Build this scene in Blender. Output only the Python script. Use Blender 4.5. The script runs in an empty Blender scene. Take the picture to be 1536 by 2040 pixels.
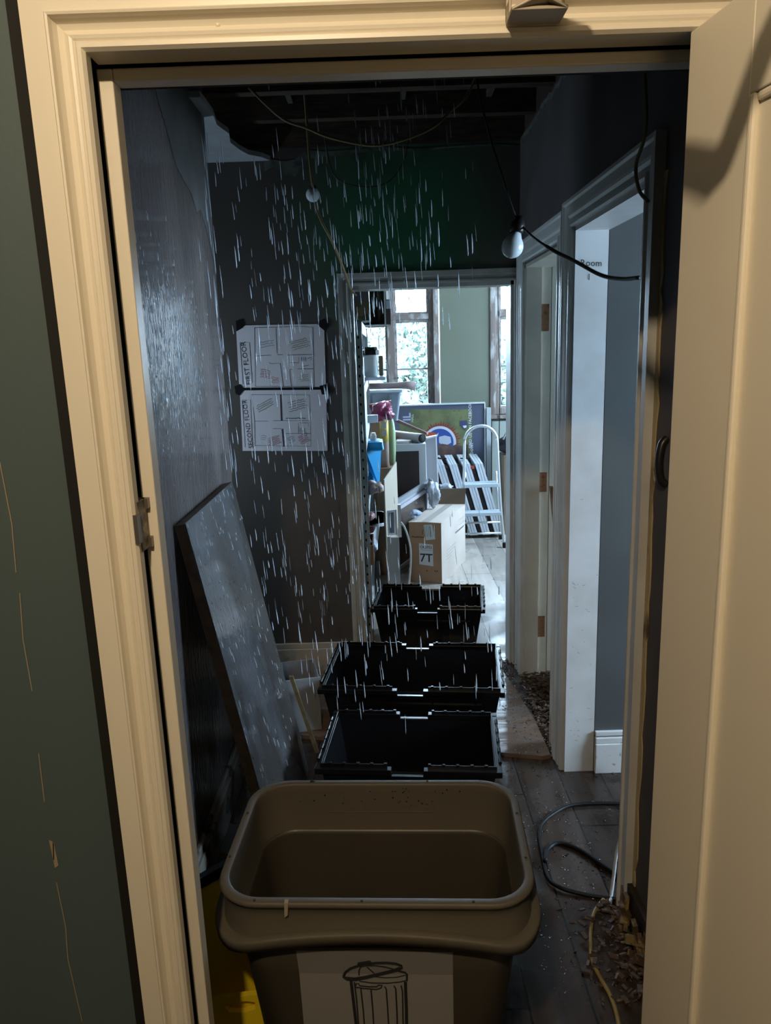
import bpy, bmesh, math, random
from mathutils import Vector, Matrix
random.seed(7)
SC = bpy.context.scene
COL = SC.collection

# ------------------------------------------------------------------ camera
th = math.atan(0.2216); ro = math.atan(226 / 6654.); EYE = 1.65
cam = bpy.data.cameras.new('camera'); cam_ob = bpy.data.objects.new('camera', cam); COL.objects.link(cam_ob)
R0 = Vector((1, 0, 0)); U0 = Vector((0, math.sin(th), math.cos(th))); FW = Vector((0, math.cos(th), -math.sin(th)))
CR = R0 * math.cos(ro) - U0 * math.sin(ro); CU = U0 * math.cos(ro) + R0 * math.sin(ro)
cam_ob.matrix_world = Matrix(((CR.x, CU.x, -FW.x, 0), (CR.y, CU.y, -FW.y, 0), (CR.z, CU.z, -FW.z, EYE), (0, 0, 0, 1)))
cam.sensor_fit = 'VERTICAL'; cam.sensor_height = 24; cam.lens = 1476 / 2040 * 24
cam.clip_start = 0.02; cam.clip_end = 200
SC.camera = cam_ob

# ------------------------------------------------------------------ light
w = bpy.data.worlds.new('overcast_sky'); SC.world = w; w.use_nodes = True
w.node_tree.nodes['Background'].inputs[0].default_value = (0.57, 0.79, 1.0, 1)
w.node_tree.nodes['Background'].inputs[1].default_value = 38.0
lamp = bpy.data.lights.new('hall_lamp', 'POINT'); lamp.energy = 58; lamp.color = (1.0, 0.79, 0.53); lamp.shadow_soft_size = 0.03
lo = bpy.data.objects.new('hall_lamp', lamp); lo.location = (-0.22, -0.34, 2.51); COL.objects.link(lo)

def portal(loc, rot, sx, sy):
    a = bpy.data.lights.new('daylight_portal', 'AREA'); a.shape = 'RECTANGLE'; a.size = sx; a.size_y = sy
    a.cycles.is_portal = True
    o = bpy.data.objects.new('daylight_portal', a); o.location = loc; o.rotation_euler = rot; COL.objects.link(o)
H = math.pi / 2
portal((0.05, 7.2, 1.75), (-H, 0, 0), 1.0, 1.5)
portal((1.35, 7.2, 1.75), (-H, 0, 0), 0.65, 1.5)
portal((3.55, 1.8, 1.55), (0, H, 0), 1.3, 1.2)
portal((-1.6, 3.275, 1.35), (0, -H, 0), 0.3, 0.25)  # recess window: unseen opening added to brighten the dark corridor
portal((2.7, 5.6, 1.75), (0, H, 0), 1.1, 1.2)  # store room side window: added out of view for light from the right
portal((3.55, 3.4, 1.5), (0, H, 0), 1.2, 1.0)

SC.view_settings.view_transform = 'Standard'; SC.view_settings.look = 'None'
SC.view_settings.gamma = 1; SC.view_settings.use_curve_mapping = False
SC.view_settings.exposure = 0.28
try:
    SC.cycles.use_denoising = True
    SC.cycles.max_bounces = 10; SC.cycles.diffuse_bounces = 5; SC.cycles.glossy_bounces = 4
    SC.cycles.transmission_bounces = 8; SC.cycles.sample_clamp_indirect = 6
    SC.cycles.caustics_refractive = False; SC.cycles.caustics_reflective = False
except Exception:
    pass

# ------------------------------------------------------------------ materials
MC = {}
def M(name, col, rough=0.5, metal=0.0, col2=None, scale=6, fac=(0.4, 0.65), bump=0.0, bscale=40, stretch=(1, 1, 1),
      spec=0.5, coat=0.0, trans=0.0, ior=1.45, rough2=None, bdist=0.004, alpha=1.0):
    if name in MC: return MC[name]
    m = bpy.data.materials.new(name); m.use_nodes = True
    nt = m.node_tree; b = nt.nodes['Principled BSDF']; L = nt.links.new
    b.inputs['Base Color'].default_value = (*col, 1); b.inputs['Roughness'].default_value = rough
    b.inputs['Metallic'].default_value = metal; b.inputs['Specular IOR Level'].default_value = spec
    b.inputs['Coat Weight'].default_value = coat; b.inputs['Coat Roughness'].default_value = 0.08
    b.inputs['Transmission Weight'].default_value = trans; b.inputs['IOR'].default_value = ior
    b.inputs['Alpha'].default_value = alpha
    tc = nt.nodes.new('ShaderNodeTexCoord'); mp = nt.nodes.new('ShaderNodeMapping'); mp.inputs['Scale'].default_value = stretch
    L(tc.outputs['Object'], mp.inputs['Vector'])
    if col2 is not None or rough2 is not None:
        n = nt.nodes.new('ShaderNodeTexNoise'); n.inputs['Scale'].default_value = scale; n.inputs['Detail'].default_value = 6
        L(mp.outputs[0], n.inputs['Vector'])
        r = nt.nodes.new('ShaderNodeMapRange'); r.inputs[1].default_value = fac[0]; r.inputs[2].default_value = fac[1]
        L(n.outputs['Fac'], r.inputs[0])
        if col2 is not None:
            mx = nt.nodes.new('ShaderNodeMix'); mx.data_type = 'RGBA'
            mx.inputs[6].default_value = (*col, 1); mx.inputs[7].default_value = (*col2, 1)
            L(r.outputs[0], mx.inputs[0]); L(mx.outputs[2], b.inputs['Base Color'])
        if rough2 is not None:
            r2 = nt.nodes.new('ShaderNodeMapRange'); r2.inputs[3].default_value = rough; r2.inputs[4].default_value = rough2
            L(r.outputs[0], r2.inputs[0]); L(r2.outputs[0], b.inputs['Roughness'])
    if bump:
        n2 = nt.nodes.new('ShaderNodeTexNoise'); n2.inputs['Scale'].default_value = bscale; n2.inputs['Detail'].default_value = 4
        L(mp.outputs[0], n2.inputs['Vector'])
        bp = nt.nodes.new('ShaderNodeBump'); bp.inputs['Strength'].default_value = bump; bp.inputs['Distance'].default_value = bdist
        L(n2.outputs['Fac'], bp.inputs['Height']); L(bp.outputs[0], b.inputs['Normal'])
    MC[name] = m
    return m

cream = M('cream_gloss_paint', (0.74, 0.68, 0.56), 0.38, bump=0.02, bscale=60, bdist=0.001)
creamleaf = M('cream_door_paint', (0.72, 0.66, 0.54), 0.45)
greywhite = M('off_white_trim_paint', (0.62, 0.62, 0.60), 0.4, col2=(0.54, 0.53, 0.50), scale=5, bump=0.1, bscale=20)
greytrim = M('weathered_trim_paint', (0.52, 0.52, 0.47), 0.45, col2=(0.42, 0.41, 0.37), scale=12, bump=0.15, bscale=25)
peel = M('peeling_trim_paint', (0.55, 0.50, 0.38), 0.5, col2=(0.10, 0.07, 0.04), scale=14, fac=(0.60, 0.66), stretch=(1, 1, 0.25), bump=0.3, bscale=25)
greenwall = M('dark_green_wall_paint', (0.075, 0.105, 0.108), 0.5, bump=0.1, bscale=60)
darkreveal = M('black_paint_and_gap_shade', (0.006, 0.006, 0.005), 0.8)  # near-black; plain black paint, and also shade put into the colour of gaps
wetwall = M('wet_charcoal_wall_paint', (0.095, 0.080, 0.078), 0.08, col2=(0.13, 0.11, 0.105), scale=5, fac=(0.4, 0.6), bump=1.0, bscale=75, stretch=(1, 1, 0.25), rough2=0.22, bdist=0.008)
matwall = M('charcoal_wall_paint', (0.100, 0.086, 0.076), 0.5, col2=(0.13, 0.11, 0.096), scale=3, bump=0.2, bscale=30)
rightwall = M('dark_grey_wall_paint', (0.088, 0.076, 0.073), 0.6, col2=(0.11, 0.095, 0.09), scale=3, bump=0.1, bscale=40)
roomgrey = M('slate_grey_wall_paint', (0.085, 0.088, 0.090), 0.45, col2=(0.095, 0.10, 0.10), scale=4, bump=0.06, bscale=40)
oldplaster = M('bare_plaster', (0.30, 0.31, 0.33), 0.8, col2=(0.24, 0.25, 0.26), scale=8, bump=0.2, bscale=20)
hallplain = M('hall_wall_paint', (0.07, 0.08, 0.075), 0.7)
farwall = M('sage_grey_wall_paint', (0.17, 0.185, 0.14), 0.6, col2=(0.19, 0.205, 0.16), scale=2)
joistm = M('dark_roof_timber', (0.085, 0.052, 0.035), 0.8, col2=(0.035, 0.022, 0.015), scale=9, stretch=(1, 6, 6), bump=0.3, bscale=20)
whitegloss = M('white_gloss', (0.70, 0.72, 0.74), 0.35)
windowframe = M('peeling_window_paint', (0.55, 0.54, 0.53), 0.6, col2=(0.25, 0.20, 0.18), scale=16, fac=(0.34, 0.5), stretch=(1, 1, 0.35), bump=0.3, bscale=30)
blackp = M('black_plastic', (0.006, 0.006, 0.007), 0.22, bump=0.15, bscale=120, bdist=0.001)
blackrub = M('black_rubber', (0.006, 0.006, 0.006), 0.5, spec=.3)
steel = M('galvanised_steel', (0.42, 0.46, 0.48), 0.45, 0.2, col2=(0.34, 0.37, 0.39), scale=20)
alu = M('aluminium', (0.72, 0.76, 0.78), 0.35, 0.7)
card = M('brown_cardboard', (0.30, 0.19, 0.12), 0.8, col2=(0.26, 0.165, 0.105), scale=6)
cardlit = M('lit_cardboard', (0.56, 0.49, 0.44), 0.8, col2=(0.50, 0.43, 0.38), scale=4)  # cardboard with window light put into its colour, for side and flaps
cardin = M('cardboard_inside', (0.16, 0.105, 0.07), 0.85)
paper = M('white_paper', (0.80, 0.73, 0.75), 0.7)
ink = M('black_ink', (0.015, 0.015, 0.018), 0.7)
inkg = M('green_ink', (0.04, 0.16, 0.05), 0.7)
inky = M('olive_ink', (0.22, 0.20, 0.05), 0.7)
inkr = M('red_ink', (0.30, 0.05, 0.06), 0.7)
inkb = M('blue_ink', (0.10, 0.14, 0.25), 0.7)
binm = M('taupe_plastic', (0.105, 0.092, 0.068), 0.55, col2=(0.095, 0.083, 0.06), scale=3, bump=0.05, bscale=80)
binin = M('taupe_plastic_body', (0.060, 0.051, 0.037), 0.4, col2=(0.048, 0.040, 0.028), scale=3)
yellow = M('yellow_plastic', (0.85, 0.62, 0.02), 0.4)
mortise = M('bare_wood_mortise', (0.22, 0.11, 0.05), 0.8, col2=(0.10, 0.045, 0.02), scale=60, fac=(0.5, 0.7))
rawwood = M('raw_wood', (0.26, 0.15, 0.08), 0.8, col2=(0.17, 0.09, 0.045), scale=12, stretch=(6, 1, 1))
darkwood = M('soaked_brown_wood', (0.045, 0.028, 0.017), 0.5, col2=(0.025, 0.015, 0.010), scale=14)
glassm = bpy.data.materials.new('window_glass'); glassm.use_nodes = True
_n = glassm.node_tree; _n.nodes.remove(_n.nodes['Principled BSDF']); _t = _n.nodes.new('ShaderNodeBsdfTransparent'); _g = _n.nodes.new('ShaderNodeBsdfGlossy'); _g.inputs['Roughness'].default_value = .02
_m = _n.nodes.new('ShaderNodeMixShader'); _f = _n.nodes.new('ShaderNodeFresnel'); _f.inputs[0].default_value = 1.45
_n.links.new(_f.outputs[0], _m.inputs[0]); _n.links.new(_t.outputs[0], _m.inputs[1]); _n.links.new(_g.outputs[0], _m.inputs[2]); _n.links.new(_m.outputs[0], _n.nodes['Material Output'].inputs[0])

# ------------------------------------------------------------------ mesh building
class MB:
    def __init__(s): s.v = []; s.f = []; s.mi = []
    def add(s, vs, fs, mi=0):
        o = len(s.v); s.v += [Vector(v) for v in vs]; s.f += [tuple(i + o for i in f) for f in fs]; s.mi += [mi] * len(fs); return s
    def box(s, x0, x1, y0, y1, z0, z1, mi=0, mat=None):
        vs = [Vector(p) for p in ((x0, y0, z0), (x1, y0, z0), (x1, y1, z0), (x0, y1, z0), (x0, y0, z1), (x1, y0, z1), (x1, y1, z1), (x0, y1, z1))]
        if mat is not None: vs = [mat @ v for v in vs]
        return s.add(vs, [(0, 3, 2, 1), (4, 5, 6, 7), (0, 1, 5, 4), (1, 2, 6, 5), (2, 3, 7, 6), (3, 0, 4, 7)], mi)
    def hexa(s, b, t, mi=0):
        return s.add(list(b) + list(t), [(0, 3, 2, 1), (4, 5, 6, 7), (0, 1, 5, 4), (1, 2, 6, 5), (2, 3, 7, 6), (3, 0, 4, 7)], mi)
    def prism(s, pts, d, mi=0):
        n = len(pts); d = Vector(d); a = [Vector(p) for p in pts]; b = [p + d for p in a]
        return s.add(a + b, [tuple(range(n))[::-1], tuple(range(n, 2 * n))] + [(i, (i + 1) % n, n + (i + 1) % n, n + i) for i in range(n)], mi)
    def tube(s, pts, r, n=8, mi=0, cap=True):
        pts = [Vector(p) for p in pts]; rs = r if isinstance(r, (list, tuple)) else [r] * len(pts)
        rings = []; prev = None
        for i, p in enumerate(pts):
            t = (pts[min(i + 1, len(pts) - 1)] - pts[max(i - 1, 0)]).normalized()
            if prev is None:
                a = t.orthogonal().normalized()
            else:
                a = prev - t * prev.dot(t); a = a.normalized() if a.length > 1e-6 else t.orthogonal().normalized()
            prev = a; c = t.cross(a)
            rings.append([p + (a * math.cos(k * 2 * math.pi / n) + c * math.sin(k * 2 * math.pi / n)) * rs[i] for k in range(n)])
        return s.loft(rings, mi, cap)
    def loft(s, rings, mi=0, cap=False, closed=True):
        n = len(rings[0]); vs = [v for r in rings for v in r]; fs = []
        for i in range(len(rings) - 1):
            for k in range(n if closed else n - 1):
                k2 = (k + 1) % n; fs.append((i * n + k, i * n + k2, (i + 1) * n + k2, (i + 1) * n + k))
        if cap: fs += [tuple(range(n))[::-1], tuple(range((len(rings) - 1) * n, len(rings) * n))]
        return s.add(vs, fs, mi)
    def lathe(s, c, prof, n=20, mi=0, axis=None):
        c = Vector(c); q = Matrix.Identity(3) if axis is None else Vector((0, 0, 1)).rotation_difference(Vector(axis)).to_matrix()
        return s.loft([[c + q @ Vector((r * math.cos(k * 2 * math.pi / n), r * math.sin(k * 2 * math.pi / n), z)) for k in range(n)] for r, z in prof], mi, True)
    def stroke(s, pts, wd, nrm, mi=0):
        pts = [Vector(p) for p in pts]; nrm = Vector(nrm).normalized(); L = []; Rr = []
        for i, p in enumerate(pts):
            t = (pts[min(i + 1, len(pts) - 1)] - pts[max(i - 1, 0)])
            if t.length < 1e-9: t = Vector((1, 0, 0))
            sd = t.normalized().cross(nrm) * wd / 2; L.append(p + sd); Rr.append(p - sd)
        n = len(pts)
        return s.add(L + Rr, [(i, i + 1, n + i + 1, n + i) for i in range(n - 1)], mi)
    def build(s, name, mats, parent=None, smooth=False, bevel=0, origin=None, rot=None, sub=0):
        if not isinstance(mats, (list, tuple)): mats = [mats]
        me = bpy.data.meshes.new(name); o = bpy.data.objects.new(name, me); COL.objects.link(o)
        if parent is not None:
            base = world_of(parent)
            org = base if origin is None else Vector(origin)
            o.parent = parent; o.location = org - base
        else:
            if origin is None:
                xs = [v.x for v in s.v]; ys = [v.y for v in s.v]; zs = [v.z for v in s.v]
                org = Vector(((min(xs) + max(xs)) / 2, (min(ys) + max(ys)) / 2, min(zs)))
            else: org = Vector(origin)
            o.location = org
        me.from_pydata([v - org for v in s.v], [], s.f); me.update()
        for m in mats: me.materials.append(m)
        for p, i in zip(me.polygons, s.mi): p.material_index = i; p.use_smooth = smooth
        bm = bmesh.new(); bm.from_mesh(me); bmesh.ops.recalc_face_normals(bm, faces=bm.faces); bm.to_mesh(me); bm.free()
        if bevel:
            b = o.modifiers.new('bevel', 'BEVEL'); b.width = bevel; b.segments = 2; b.limit_method = 'ANGLE'
        if sub:
            b = o.modifiers.new('sub', 'SUBSURF'); b.levels = sub; b.render_levels = sub
        return o

def world_of(o):
    v = Vector(o.location); p = o.parent
    while p: v += Vector(p.location); p = p.parent
    return v
def tag(o, label=None, cat=None, group=None, kind=None):
    if label: o['label'] = label
    if cat: o['category'] = cat
    if group: o['group'] = group
    if kind: o['kind'] = kind
    return o
def empty(name, loc, label, cat, group=None):
    o = bpy.data.objects.new(name, None); o.empty_display_size = 0.05; o.location = loc; COL.objects.link(o)
    return tag(o, label, cat, group)
def struct(name, mb, m, label=None, **k):
    o = mb.build(name, m, origin=k.pop('origin', (0, 0, 0)), **k); tag(o, label, kind='structure'); return o
def copy_tree(o, parent=None):
    c = o.copy(); COL.objects.link(c); c.parent = parent
    for ch in [x for x in bpy.data.objects if x.parent == o]: copy_tree(ch, c)
    return c
def rotbox(c, sx, sy, sz, rx=0, ry=0, rz=0):
    return Matrix.Translation(Vector(c)) @ Matrix.Rotation(rz, 4, 'Z') @ Matrix.Rotation(ry, 4, 'Y') @ Matrix.Rotation(rx, 4, 'X'), (-sx / 2, sx / 2, -sy / 2, sy / 2, -sz / 2, sz / 2)
def smoothpath(pts, n=6):
    pts = [Vector(p) for p in pts]; out = []
    for i in range(len(pts) - 1):
        p0 = pts[max(i - 1, 0)]; p1 = pts[i]; p2 = pts[i + 1]; p3 = pts[min(i + 2, len(pts) - 1)]
        for k in range(n):
            t = k / n
            out.append(0.5 * ((2 * p1) + (p2 - p0) * t + (2 * p0 - 5 * p1 + 4 * p2 - p3) * t * t + (3 * p1 - p0 - 3 * p2 + p3) * t ** 3))
    return out + [pts[-1]]
def lettering(text, size, mat4, m, parent, name='lettering', align='CENTER', bold=0.0):
    cu = bpy.data.curves.new('t', 'FONT'); cu.body = text; cu.size = size; cu.align_x = align; cu.align_y = 'CENTER'; cu.offset = bold
    cu.resolution_u = 2
    to = bpy.data.objects.new('t', cu); COL.objects.link(to)
    bpy.context.view_layer.update(); dg = bpy.context.evaluated_depsgraph_get()
    me = bpy.data.meshes.new_from_object(to.evaluated_get(dg)); bpy.data.objects.remove(to); bpy.data.curves.remove(cu)
    base = world_of(parent); me.transform(Matrix.Translation(-base) @ mat4)
    me.materials.clear(); me.materials.append(m); me.name = name
    o = bpy.data.objects.new(name, me); COL.objects.link(o); o.parent = parent
    return o
def plane4(o, xa, ya):
    xa = Vector(xa).normalized(); ya = Vector(ya).normalized(); z = xa.cross(ya)
    m = Matrix.Identity(4)
    for i in range(3): m[i][0] = xa[i]; m[i][1] = ya[i]; m[i][2] = z[i]; m[i][3] = o[i]
    return m

# ------------------------------------------------------------------ hall side shell (where the camera stands)
fw = MB()
fw.box(-1.7, -0.356, 1.0, 1.10, 0, 2.75).box(0.445, 1.7, 1.0, 1.10, 0, 2.75).box(-0.356, 0.445, 1.0, 1.10, 2.03, 2.75)
wf = struct('wall_front', fw, greenwall)
cr = MB(); R_ = random.Random(3)
for seg in ([(-0.52, 1.516), (-0.516, 1.43), (-0.520, 1.36)], [(-0.519, 1.33), (-0.524, 1.26), (-0.522, 1.18)], [(-0.526, 1.08), (-0.528, 1.0)], [(-0.524, 0.93), (-0.527, 0.90)], [(-0.528, .86), (-.524, .78), (-.528, .72), (-.52, .6)]):
    cr.stroke([(x, 0.9985, z) for x, z in seg], 0.0015, (0, -1, 0))
cr.add([(-.530, .9985, .935), (-.523, .9985, .93), (-.521, .9985, .89), (-.527, .9985, .885)], [(0, 1, 2, 3)])
cr.build('paint_crack', M('exposed_plaster_crack', (0.30, 0.24, 0.16), 0.8), wf)
struct('wall_hall_left', MB().box(-1.75, -1.7, -2.2, 1.1, 0, 2.75), hallplain)
struct('wall_hall_right', MB().box(1.7, 1.75, -2.2, 1.1, 0, 2.75), hallplain)
struct('wall_hall_back', MB().box(-1.75, 1.75, -2.25, -2.2, 0, 2.75), hallplain)
struct('ceiling_hall', MB().box(-1.75, 1.75, -2.25, 1.1, 2.75, 2.8), M('hall_ceiling_paint', (0.30, 0.28, 0.25), 0.8))
struct('floor_hall', MB().box(-1.75, 1.75, -2.25, 1.04, -0.05, 0.0), darkwood)

def sweep_profile(prof, path, dirs):
    """prof: (u outwards from the opening, d depth towards the viewer); path: corner points; dirs: outward vector at each corner"""
    rings = []
    for p, (u, n) in zip(path, dirs):
        rings.append([Vector(p) + Vector(u) * a + Vector(n) * b for a, b in prof])
    return rings
archprof = [(0, 0), (0, 0.016), (0.004, 0.021), (0.010, 0.021), (0.013, 0.017), (0.016, 0.019), (0.020, 0.020), (0.023, 0.014), (0.030, 0.010), (0.037, 0.013), (0.041, 0.020),
            (0.043, 0.027), (0.046, 0.028), (0.049, 0.024), (0.082, 0.024), (0.082, 0.0)]
def casing(name, x0, x1, zt, yb, prof, m, axis='y', z0=0.0, sgn=-1, **k):
    mb = MB()
    if axis == 'y':   # in a wall facing the viewer
        path = [(x0, yb, z0), (x0, yb, zt), (x1, yb, zt), (x1, yb, z0)]
        dd = [((-1, 0, 0), (0, sgn, 0)), ((-1, 0, 1), (0, sgn, 0)), ((1, 0, 1), (0, sgn, 0)), ((1, 0, 0), (0, sgn, 0))]
    else:             # in a wall facing -x ; x0,x1 are y values
        path = [(yb, x0, z0), (yb, x0, zt), (yb, x1, zt), (yb, x1, z0)]
        dd = [((0, -1, 0), (sgn, 0, 0)), ((0, -1, 1), (sgn, 0, 0)), ((0, 1, 1), (sgn, 0, 0)), ((0, 1, 0), (sgn, 0, 0))]
    mb.loft(sweep_profile(prof, path, dd), 0, True)
    return mb
archprof = [(a * .854, b_) for a, b_ in archprof]
tr = struct('trim_1', casing('a', -0.339, 0.415, 2.006, 1.0, archprof, cream).box(-0.339, 0.415, 1.0, 1.025, 2.006, 2.03), cream)
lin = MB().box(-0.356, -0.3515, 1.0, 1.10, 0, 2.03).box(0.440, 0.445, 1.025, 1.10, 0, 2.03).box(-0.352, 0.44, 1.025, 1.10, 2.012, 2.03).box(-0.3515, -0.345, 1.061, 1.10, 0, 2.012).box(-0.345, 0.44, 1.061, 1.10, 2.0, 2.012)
struct('trim_2', lin, darkreveal)  # lining coloured black for the shade between architrave and stop
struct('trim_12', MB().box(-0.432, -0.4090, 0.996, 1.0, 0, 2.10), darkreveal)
stop = MB().box(-0.3445, -0.3245, 1.030, 1.060, 0, 2.0035)
st_o = struct('trim_3', stop, cream, bevel=0.002)
struct('trim_4', MB().box(-0.3245, 0.44, 1.030, 1.060, 1.989, 2.0035), cream, bevel=0.002)
stk = MB().box(-0.350, -0.3375, 0.992, 1.029, 1.385, 1.455)
stk.build('strike_plate', M('tarnished_brass', (0.10, 0.07, 0.05), 0.5, 0.6, col2=(0.4, 0.34, 0.26), scale=60), st_o)
nick = MB()
for zc in (1.392, 1.448): nick.box(-0.342, -0.333, 1.019, 1.031, zc - 0.007, zc + 0.007)
nick.box(-0.3415, -0.336, 0.978, 0.992, 1.40, 1.44)
nick.build('strike_lip', M('dull_steel', (0.25, 0.22, 0.18), 0.4, 0.8), st_o)
nl = MB()
for x, z in ((-0.358, 1.85), (-0.18, 2.032), (0.06, 2.040), (-0.357, 1.32), (-0.36, 1.7)): nl.lathe((x, 0.989 if z < 1.99 else 0.989, z), [(0.0012, -0.002), (0.003, 0), (0.001, 0.002)], 8, axis=(0, -1, 0))
nl.build('filled_nail_hole', cream, tr)

# door leaf, opened towards the viewer
hinge = Vector((0.382, 0.981, 0)); ld = Vector((0.1335, -0.991, 0)).normalized(); ln = Vector((-ld.y, ld.x, 0)) * -1  # ln faces the passage (-x)
ln = Vector((-0.991, -0.1335, 0)).normalized()
def LP(u, z, d=0.0): return hinge + ld * u + ln * d + Vector((0, 0, z))
leaf = MB()
def leafbox(mb, u0, u1, z0, z1, d0, d1, mi=0):
    mb.hexa([LP(u0, z0, d0), LP(u1, z0, d0), LP(u1, z0, d1), LP(u0, z0, d1)], [LP(u0, z1, d0), LP(u1, z1, d0), LP(u1, z1, d1), LP(u0, z1, d1)], mi)
leafbox(leaf, 0, 0.127, 0.01, 2.004, -0.038, 0); leafbox(leaf, 0.60, 0.72, 0.01, 2.004, -0.038, 0)
leafbox(leaf, 0.127, 0.60, 1.898, 2.004, -0.038, 0); leafbox(leaf, 0.127, 0.60, 0.01, 0.30, -0.038, 0)
leafbox(leaf, 0.12, 0.61, 0.02, 2.0, -0.030, -0.006)
d1 = struct('door_1', leaf, creamleaf, bevel=0.0015)
pm = MB()
a, b, z0, z1, wm = 0.127, 0.60, 0.30, 1.898, 0.010
for q in ((a, a + wm, z0, z1), (b - wm, b, z0, z1)): leafbox(pm, *q, -0.008, 0.0025)
leafbox(pm, a + wm, b - wm, z1 - wm, z1, -0.008, -0.001); leafbox(pm, a + wm, b - wm, z0, z0 + wm, -0.008, 0.0025)
pm.build('panel_moulding', creamleaf, d1, bevel=0.004)
kn = MB().lathe(LP(0.66, 1.0, 0.0), [(0.026, 0), (0.026, 0.006), (0.01, 0.008), (0.009, 0.03), (0.024, 0.036), (0.028, 0.052), (0.018, 0.066), (0.002, 0.07)], 20, axis=ln)
kn.build('door_knob', M('black_iron', (0.02, 0.02, 0.02), 0.4, 0.5), d1, smooth=True)

# door closer: shoe on the architrave, arms, body on the leaf
dc = empty('door_closer', (0.193, 0.96, 2.0), 'pale metal door closer shoe screwed to the cream architrave over the doorway', 'door closer')
sh = MB()
sh.box(0.161, 0.225, 0.935, 0.977, 2.016, 2.020).box(0.161, 0.225, 0.972, 0.978, 2.019, 2.052).prism([(0.161, 0.935, 2.016), (0.193, 0.922, 2.026), (0.225, 0.935, 2.016), (0.225, 0.974, 2.019), (0.161, 0.974, 2.019)], (0, 0, 0.003))
sh.box(0.161, 0.164, 0.952, 0.977, 2.019, 2.035).box(0.222, 0.225, 0.952, 0.977, 2.019, 2.035)
sh.build('shoe', M('painted_steel_shoe', (0.42, 0.36, 0.28), 0.45, 0.2), dc, bevel=0.001)
sc_ = MB()
for x in (0.170, 0.216): MB().lathe((x, 0.972, 2.032), [(0.0045, 0), (0.0045, 0.001), (0.002, 0.003)], 10, axis=(0, -1, 0)).build('screw', cream, dc)
A0 = Vector((0.195, 0.955, 2.035)); A1 = Vector((0.276, 0.670, 1.958)); A2 = Vector((0.285, 0.606, 2.055))
MB().tube([A0, Vector((0.215, 0.88, 2.045)), Vector((0.266, 0.735, 1.984)), A1], [0.006, 0.011, 0.014, 0.015], 8).build('forearm', alu, dc, smooth=True)
MB().tube([A1, A2, (0.290, 0.56, 2.10), (0.34, 0.52, 2.09)], 0.013, 8).build('main_arm', alu, dc, smooth=True)
bd = MB(); leafbox(bd, 0.42, 0.62, 1.955, 2.04, 0.001, 0.045); bd.build('body', alu, dc, bevel=0.006)

# ------------------------------------------------------------------ corridor shell
LW, RW = -0.62, 0.67
FY = 3.65   # far wall face
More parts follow.
